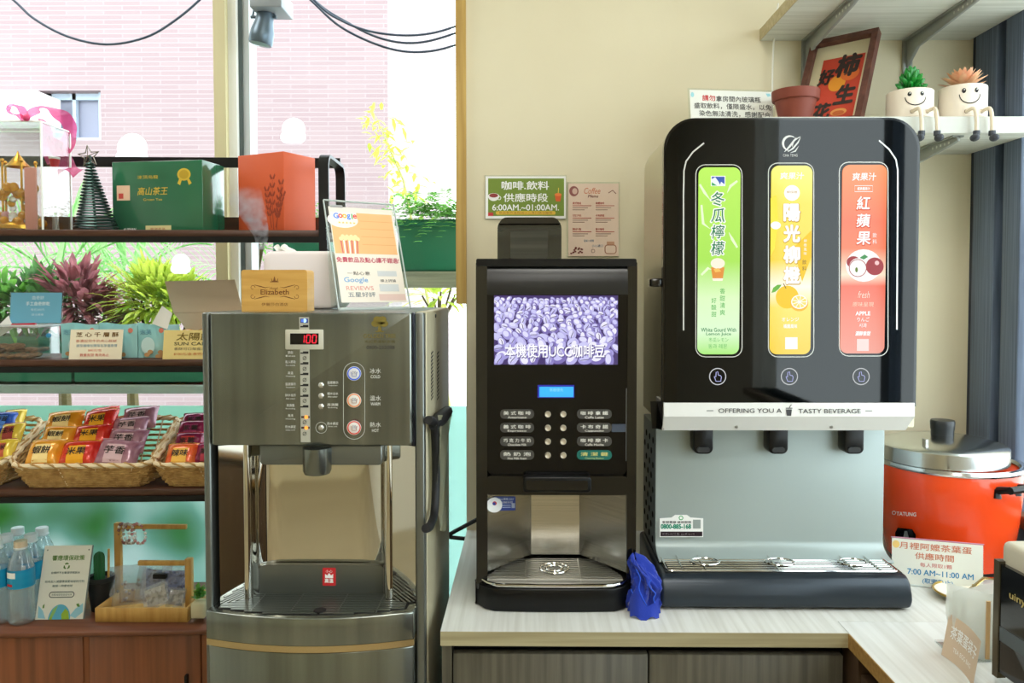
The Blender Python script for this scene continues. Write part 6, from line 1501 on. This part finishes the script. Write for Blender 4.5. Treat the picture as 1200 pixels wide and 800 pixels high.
# bracelet stand
oak = mat('light_oak', (206, 164, 92), .5, noise=((60, 6, 6), (184, 140, 70), 4))
s0, s1 = ZS(111, 729), ZS(220, 729); ys = (s0.y + s1.y) / 2; kk = ys / F; dp = .12; zt3 = zc + 17 * kk
bs = thing('bracelet_stand', 'light oak tray with two bracelet arms on the sideboard', 'stand', ((s0.x + s1.x) / 2, ys, zc))
x0_, x1_ = s0.x, s1.x
obj('front_rail', G().box(x0_, x1_, ys, ys + .007, zc, zt3), oak, bs, bevel=(.001, 1))
obj('rear_rail', G().box(x0_, x1_, ys + dp - .007, ys + dp, zc, zt3), oak, bs, bevel=(.001, 1))
for a in (x0_, x1_ - .007): obj('side_rail', G().box(a, a + .007, ys + .007, ys + dp - .007, zc, zt3), oak, bs, bevel=(.001, 1))
obj('tray_floor', G().box(x0_ + .007, x1_ - .007, ys + .007, ys + dp - .007, zc + .002, zc + .006), oak, bs)
yl = ys + dp - .012
pL, pR = P(139, 640, yl), P(222, 680, ys + .05)
obj('post', G().box(pL.x - .008, pL.x + .008, yl - .008, yl + .006, zc + .006, P(139, 612, yl).z), oak, bs, bevel=(.001, 1))
zarm = P(139, 616, yl).z; obj('arm', G().box(pL.x + .008, P(219, 616, yl).x, yl - .006, yl + .004, zarm - .007, zarm + .005), oak, bs, bevel=(.002, 2))
obj('post', G().box(pR.x - .009, pR.x + .007, ys + .044, ys + .06, zc + .006, P(222, 654, ys + .05).z), oak, bs, bevel=(.001, 1))
za2 = P(190, 659.5, ys + .05).z; obj('arm', G().box(P(162, 660, ys + .05).x, pR.x - .009, ys + .046, ys + .057, za2 - .006, za2 + .006), oak, bs, bevel=(.002, 2))
for k, (px, c1, lb) in enumerate(((146, (150, 110, 110), 'dark rose beaded bracelet next to the oak post'), (152, (190, 180, 170), 'pale grey beaded bracelet between the two others'), (163, (206, 150, 150), 'pink beaded bracelet farthest along the oak arm'))):
    br3 = thing('bead_bracelet', lb, 'bracelet', (P(px, 640, yl).x, yl, zarm - .05), 'bracelets on the oak arm')
    m1, m2 = mat('bead_%d' % k, c1, .15), mat('bead_white', (226, 222, 214), .15)
    for i in range(16):
        a = 2 * PI * i / 16; c = Vector((P(px, 640, yl).x + .011 * math.cos(a) * (1 + .2 * k), yl - .001 + .0095 * math.sin(a) * .9 if False else yl - .001 + .010 * math.cos(a + 1.2), zarm - .02 + .029 * math.sin(a)))
        obj('bead', G().ball(c, .0042, 7, 5), m1 if i % 3 else m2, br3, smooth=True)
# plastic bags and cards in the tray
bagc = clear('zip_bag', (240, 243, 248), .16, .6, haze=(206, 212, 226), hz=.3)
def bagf(px, py, w, h, yy, rz, col_, lb, card_):
    c = P(px, py, yy); k = yy / F; W, H = w * k, h * k
    ca_, sa_ = math.cos(rz), math.sin(rz); sd = random.uniform(0, 9)
    t = thing('zip_bag', lb, 'bag', (c.x, yy, zc + .007), 'small bags in the oak tray')
    def f(u, v, o=0):
        x, z = (u - .5) * W, (v - .5) * H
        return c + Vector((x * ca_ - z * sa_, .25 * z + .006 * noise.noise(Vector((u * 4 + sd, v * 4, 1))) + o, x * sa_ + z * ca_))
    obj('film', G().grid(lambda u, v: f(u, v), 10, 10), bagc, t, smooth=True)
    if card_: obj('card_insert', G().grid(lambda u, v: f(lerp(.12, .88, u), lerp(.1, .85, v), .003), 4, 4), mat('bag_card_%d_%d' % col_[:2], col_, .6, noise=((90, 90, 90), tuple(max(0, q - 70) for q in col_), 2, (.5, .6))), t)
    else:
        for i in range(14):
            u, v = random.uniform(.15, .85), random.uniform(.08, .6); obj('bead', G().ball(f(u, v, .006), .004, 6, 5), mat('bag_bead_%d' % (i % 3), ((120, 100, 84), (196, 186, 176), (150, 110, 100))[i % 3], .2), t, smooth=True)
bagf(150, 685, 44, 44, ys + .075, .1, (1, 1, 1), 'clear bag of beads at the left of the oak tray', False)
bagf(180, 682, 40, 40, ys + .085, -.05, (150, 160, 190), 'bluish clear bag at the back of the oak tray', True)
bagf(205, 684, 34, 42, ys + .08, .03, (120, 136, 190), 'blue-tinted bag beside the right oak post', True)
bagf(182, 698, 34, 26, ys + .03, .35, (222, 212, 190), 'cream dotted card bag leaning at the front of the tray', True)
bagf(206, 700, 22, 22, ys + .035, -.1, (200, 190, 176), 'small brown ring bag at the front right of the tray', True)
obj('clip', G().fb(179, 194, 673, 678, ys + .07, ys + .08), black_satin, bs)
# succulent in a glass
pg = ZS(235, 727); gl3 = thing('potted_succulent', 'little green succulent in a glass cube by the oak tray', 'potted plant', pg)
k = pg.y / F; r_ = 9 * k
obj('glass', G().box(pg.x - r_, pg.x + r_, pg.y - r_, pg.y + r_, pg.z, pg.z + 30 * k), acrylic, gl3)
obj('sand', G().box(pg.x - r_ + .002, pg.x + r_ - .002, pg.y - r_ + .002, pg.y + r_ - .002, pg.z + .012, pg.z + 24 * k), mat('cream_sand', (216, 204, 170), .9), gl3, bevel=(.002, 1))
g = G(); top = pg + Vector((0, 0, 26 * k))
for i in range(40): a = random.uniform(0, 6.3); g.leaf(top + Vector((random.uniform(-.006, .006), random.uniform(-.006, .006), random.uniform(0, .025))), (math.cos(a), math.sin(a), random.uniform(.2, 1.4)), .02, .005, .1, n=2)
o = obj('leaves', g, green, gl3); o['kind'] = 'stuff'

# ---- steam drifting up behind the bamboo block
def steam_mat():
    m = bpy.data.materials.new('steam'); m.use_nodes = True; nt = m.node_tree; L = nt.links; nt.nodes.clear()
    out = nt.nodes.new('ShaderNodeOutputMaterial'); v = nt.nodes.new('ShaderNodeVolumePrincipled'); tc = nt.nodes.new('ShaderNodeTexCoord'); n = nt.nodes.new('ShaderNodeTexNoise')
    n.inputs['Scale'].default_value = 55; n.inputs['Detail'].default_value = 3
    r = nt.nodes.new('ShaderNodeMapRange'); r.inputs[1].default_value = .38; r.inputs[2].default_value = .75; r.inputs[3].default_value = 0; r.inputs[4].default_value = 60
    L.new(tc.outputs['Object'], n.inputs['Vector']); L.new(n.outputs['Fac'], r.inputs[0]); sx = nt.nodes.new('ShaderNodeSeparateXYZ'); L.new(tc.outputs['Generated'], sx.inputs[0]); fd = nt.nodes.new('ShaderNodeMapRange'); fd.inputs[1].default_value = .45; fd.inputs[2].default_value = .98; fd.inputs[3].default_value = 1; fd.inputs[4].default_value = 0
    mu = nt.nodes.new('ShaderNodeMath'); mu.operation = 'MULTIPLY'; L.new(sx.outputs['Z'], fd.inputs[0]); L.new(fd.outputs[0], mu.inputs[0]); L.new(r.outputs[0], mu.inputs[1])
    L.new(mu.outputs[0], v.inputs['Density']); v.inputs['Color'].default_value = (.95, .95, .95, 1); L.new(v.outputs[0], out.inputs['Volume'])
    return m
SY = 1.62
stp = spline([P(305, 292, SY), P(306, 276, SY), P(300, 258, SY), P(291, 238, SY), P(283, 220, SY)], 5); n = len(stp)
o = tag(obj('steam', G().tube(stp, [lerp(.008, .042, (i / (n - 1)) ** 1.1) * (1 if i < n - 3 else (.9, .7, .4)[i - n + 3]) for i in range(n)], 14), steam_mat(), smooth=True), 'wisp of white steam drifting up in front of the orange box', 'steam')
# ------------------------------------------------------------------ shelves at the upper right
sh_m = mat('grey_oak_shelf', (224, 227, 220), .5, noise=((3, 70, 70), (204, 207, 198), 4))
sh_e = mat('shelf_edge_band', (190, 178, 142), .5, noise=((3, 90, 90), (170, 158, 120), 3))
zu = P(890, 48, YW).z; zlo = P(1100, 181, YW).z; ztop = 1.822
xu = P(890, 48, YW).x
t = thing('wall_shelf', 'pale oak upper wall shelf seen from below', 'shelf', (.85, YW, zu))
obj('board', G().box(xu + .0015, XR - .013, YW - .36, YW - .001, zu, zu + .028), sh_m, t); obj('edge_band', G().box(xu, xu + .0015, YW - .36, YW - .001, zu, zu + .028), sh_e, t)
YS = .341 * F / 184
t = thing('wall_shelf', 'pale oak lower wall shelf carrying the smiling planters', 'shelf', (.85, YW, zlo))
obj('board', G().box(.5, XR - .013, YS + .0012, YW - .001, zlo, ztop), sh_m, t); obj('edge_band', G().box(.5, XR - .013, YS, YS + .0012, zlo, ztop), mat('pale_edge_band', (196, 198, 190), .45), t)
brk = mat('grey_bracket_steel', (150, 154, 150), .4, .25)
def bracket(x, zs, L, lb):
    t = thing('shelf_bracket', lb, 'bracket', (x, YW - .006, zs - .06), 'steel shelf brackets')
    obj('arm', G().prism([(YW - .004, zs - .001), (YW - L, zs - .001), (YW - L, zs - .012), (YW - L + .02, zs - .016), (YW - .06, zs - .034), (YW - .02, zs - .06), (YW - .004, zs - .075)], lambda u, v, w: (w, u, v), x - .004, x + .004), brk, t, bevel=(.001, 1))
    obj('flange', G().box(x - .012, x + .012, YW - L, YW - .004, zs - .004, zs - .0005), brk, t)
    for k in range(5): obj('punch_hole', G().cyl((x - .0046, YW - L + .03 + k * .017, zs - .011), (x - .0041, YW - L + .03 + k * .017, zs - .011), .003, n=8), mat('hole_light', (206, 208, 200), .5), t)
xb1_, xb2_ = P(944, 60, YW).x, P(1062, 60, YW).x
bracket(xb1_, zu, .3, 'steel bracket under the upper shelf, behind the framed picture')
bracket(xb2_, zu, .32, 'steel bracket under the upper shelf, above the green planter')
bracket(xb2_, zlo, .24, 'steel bracket under the lower shelf beside the dispenser')
for x, lb in ((xb1_, 'slotted steel upright behind the framed picture'), (xb2_, 'slotted steel upright behind the green succulent planter')):
    t = thing('wall_upright', lb, 'upright', (x, YW, 1.5), 'slotted wall uprights'); obj('rail', G().box(x - .011, x + .011, YW - .01, YW - .0005, 1.5, zu + .3), brk, t)
    for k in range(9): obj('slot', G().box(x - .003, x + .003, YW - .0106, YW - .01, 1.86 + k * .024, 1.875 + k * .024), mat('slot_dark', (60, 62, 60), .6), t)
# framed picture
a_, l_, w_, h_ = .7104, .4896, .1556, .2624
BR = Vector((.7214, 1.70, ztop + .001)); U_ = Vector((math.cos(a_), -math.sin(a_), 0)); nf = Vector((-math.sin(a_), -math.cos(a_), 0)); V_ = Vector((0, 0, 1)) * math.cos(l_) - nf * math.sin(l_); nf2 = U_.cross(V_).normalized()
if nf2.dot(nf) < 0: nf2 = -nf2
BLf = BR - U_ * w_; TLf = BLf + V_ * h_; dpt = .022
fr = thing('framed_picture', 'brown wooden framed red calligraphy print leaning on the shelf', 'picture', (BLf + BR) / 2)
fwm = mat('brown_frame_wood', (110, 70, 58), .45, noise=((50, 50, 50), (84, 50, 42), 3))
def fbx(u0, u1, v0, v1, d0, d1): return sheet(BLf + U_ * u0 + V_ * v1 + nf2 * d1, U_ * (u1 - u0), -V_ * (v1 - v0), d1 - d0, nf2)
fw = .014
obj('frame_bar', fbx(0, w_, 0, fw, -dpt, 0), fwm, fr); obj('frame_bar', fbx(0, w_, h_ - fw, h_, -dpt, 0), fwm, fr); obj('frame_bar', fbx(0, fw, fw, h_ - fw, -dpt, 0), fwm, fr); obj('frame_bar', fbx(w_ - fw, w_, fw, h_ - fw, -dpt, 0), fwm, fr)
obj('mat_board', fbx(fw, w_ - fw, fw, h_ - fw, -.018, -.014), mat('cream_mat_board', (216, 204, 168), .7), fr)
fn, n = plane_map(TLf - nf2 * .0135, U_ * w_, -V_ * h_, 60, 101)
pr = Print(fn, n); bk = ink((52, 40, 36))
pr.rect(14, 51, 22, 92, ink((196, 66, 44)), 1); pr.disc(31, 52, 7.5, ink((230, 150, 44)), 2, 9); pr.disc(41, 43, 8, ink((222, 110, 48)), 3, 8)
pr.text('好', 20, 43, 17, bk, w=13, k=5, bold=.06, shear=.1); pr.text('柿', 38, 33, 24, bk, w=20, k=5, bold=.06, shear=.1); pr.text('生', 40, 66, 20, bk, w=16, k=5, bold=.06, shear=.1); pr.text('花', 23, 82, 17, bk, w=14, k=5, bold=.06); pr.disc(38, 85, 7, ink((222, 150, 80)), 3, 4); pr.disc(38, 86, 5, ink((196, 100, 50)), 4, 2.6)
pr.line([(44, 38), (36, 44)], 2, ink((120, 60, 40)), 4)
pr.build('calligraphy', fr)
# terracotta pot
def cylpot(px, py_top, wtop, wbot, hp, Yc, name, lb): pass
pc = Vector((P(935, 120, 1.70).x, 1.715, ztop + .0005)); k = 1.70 / F
tp = thing('terracotta_pot', 'terracotta pot with a small green sprout on the shelf', 'potted plant', pc)
ht = P(935, 101, 1.67).z - pc.z
terra = mat('terracotta', (122, 56, 40), .6)
r1 = 26.5 * k; obj('pot', G().lathe([(r1 * .68, 0), (r1 * .88, ht - .022), (r1 * .98, ht - .021), (r1, ht - .018), (r1 + .001, ht), (r1 - .003, ht + .001), (r1 - .006, ht - .012)], pc, 40), terra, tp, smooth=.6)
obj('soil', G().lathe([(r1 - .006, ht - .014), (.0005, ht - .01)], pc, 24), soil_m, tp)
g = G(); 
for a, l in ((.4, .03), (2.4, .02), (4.2, .026), (5.4, .03)): g.leaf(pc + Vector((.0, -.01, ht - .012)), (math.cos(a), math.sin(a), .9), l, .006, .4, n=3)
obj('sprout', g, lime, tp)
# smiling planters sitting on the edge
cer = mat('cream_ceramic', (232, 220, 204), .45); rope = mat('pale_rope', (222, 208, 186), .8); shoe = mat('dark_grey_shoe', (58, 62, 70), .6)
def smiler(px, lb, ytop, leafs):
    Yp = YS + .052; k = Yp / F; c = Vector((P(px, 120, Yp).x, Yp, ztop + .0005)); r = 25.5 * (YS + .03) / F
    hh = P(px, ytop, YS + .02).z - c.z
    t = thing('smiling_planter', lb, 'potted plant', c, 'smiling planters with dangling legs')
    obj('pot', G().lathe([(r - .003, 0), (r, .003), (r, hh - .002), (r - .002, hh), (r - .005, hh), (r - .006, hh - .012)], c, 48), cer, t, smooth=.6)
    obj('soil', G().lathe([(r - .006, hh - .013), (.0005, hh - .006)], c, 24), mat('gravel', (176, 160, 140), .9), t)
    def fc(u, v):
        th = u * 1.0; return c + Vector((r * math.sin(th), -r * math.cos(th), hh * (1 - v)))
    pr = Print(lambda u, v: fc(u, v) + Vector((math.sin(u), -math.cos(u), 0)) * .0006, (0, 0, 0))
    o = -.24; kb = ink((34, 30, 30))
    for e in (-.22, .3): pr.disc(o + e, .22, .085, kb, 1, .075, n=14); pr.disc(o + e + .02, .19, .025, WHITE, 1, .022, n=8)
    pr.line([(o + .04 + .44 * math.cos(a), .3 + .3 * math.sin(a)) for a in [PI * (.02 + .96 * i / 16) for i in range(17)]], .035, kb, 1)
    pr.build('face', t)
    for sx in (-1, 1):
        x = c.x + .0165 * sx; p0 = Vector((x, c.y - r * .93, c.z + .012)); pts = spline([p0, Vector((x + .006, YS - .012, ztop + .014)), Vector((x + .01, YS - .014, ztop - .01)), Vector((x + .011, YS - .013, zlo - .004))], 5)
        lg_ = obj('leg', G().tube(pts, .0042, 8), rope, t, smooth=True)
        e = pts[-1]; g = G().tube([e + Vector((0, 0, .006)), e + Vector((0, 0, -.004))], .007, 10); g.ball(e + Vector((sx * .004 - .004, -.008, -.01)), .0105, 12, 8, (.8, 1.25, .75))
        obj('shoe', g, shoe, lg_, smooth=True)
        obj('eyelet', G().lathe([(.0045, 0), (.0045, .001), (.0005, .0012)], p0 + Vector((0, -.0003, 0)), 10, (0, -1, 0)), mat('eyelet_brown', (120, 96, 80), .5), t)
    leafs(t, c + Vector((0, 0, hh - .008)))
def jade(t, c):
    g = G(); m = mat('jade_leaf', (24, 132, 44), .3, coat=.3)
    for k in range(34):
        s_ = k / 33; a = k * 2.4; e = lerp(.2, 1.4, s_); d = Vector((math.cos(a) * math.cos(e), math.sin(a) * math.cos(e), math.sin(e))); b = c + Vector((.002, 0, .004 + .026 * s_))
        obj('leaf', G().tube([b, b + d * .016, b + d * .03, b + d * .036], [.003, .0058, .0052, .0012], 7), m, t, smooth=True)
def lotus(t, c):
    m = mat('peach_succulent', (238, 176, 140), .4, noise=((40, 40, 40), (244, 206, 160), 2))
    for k in range(40):
        s_ = k / 39; a = k * 2.399; e = lerp(.25, 1.4, s_); d = Vector((math.cos(a) * math.cos(e), math.sin(a) * math.cos(e), math.sin(e))); L_ = lerp(.054, .042, s_)
        obj('leaf', G().leaf(c + Vector((0, 0, .004)), d, L_, .0095, -.12, n=4, fold=.35), m, t, smooth=True)
smiler(1066, 'smiling planter with a green jade succulent', 104, jade)
smiler(1128, 'smiling planter with a peach rosette succulent', 99, lotus)
tag(obj('white_cord', G().tube(spline([P(912, 4, YW - .02), P(909, 24, YW - .02), P(906, 60, YW - .02), P(905, 102, YW - .02), P(905, 160, YW - .02)]), .0022, 6), mat('white_cord', (236, 234, 222), .5), smooth=True), 'thin white cord hanging down from the upper shelf', 'cord')
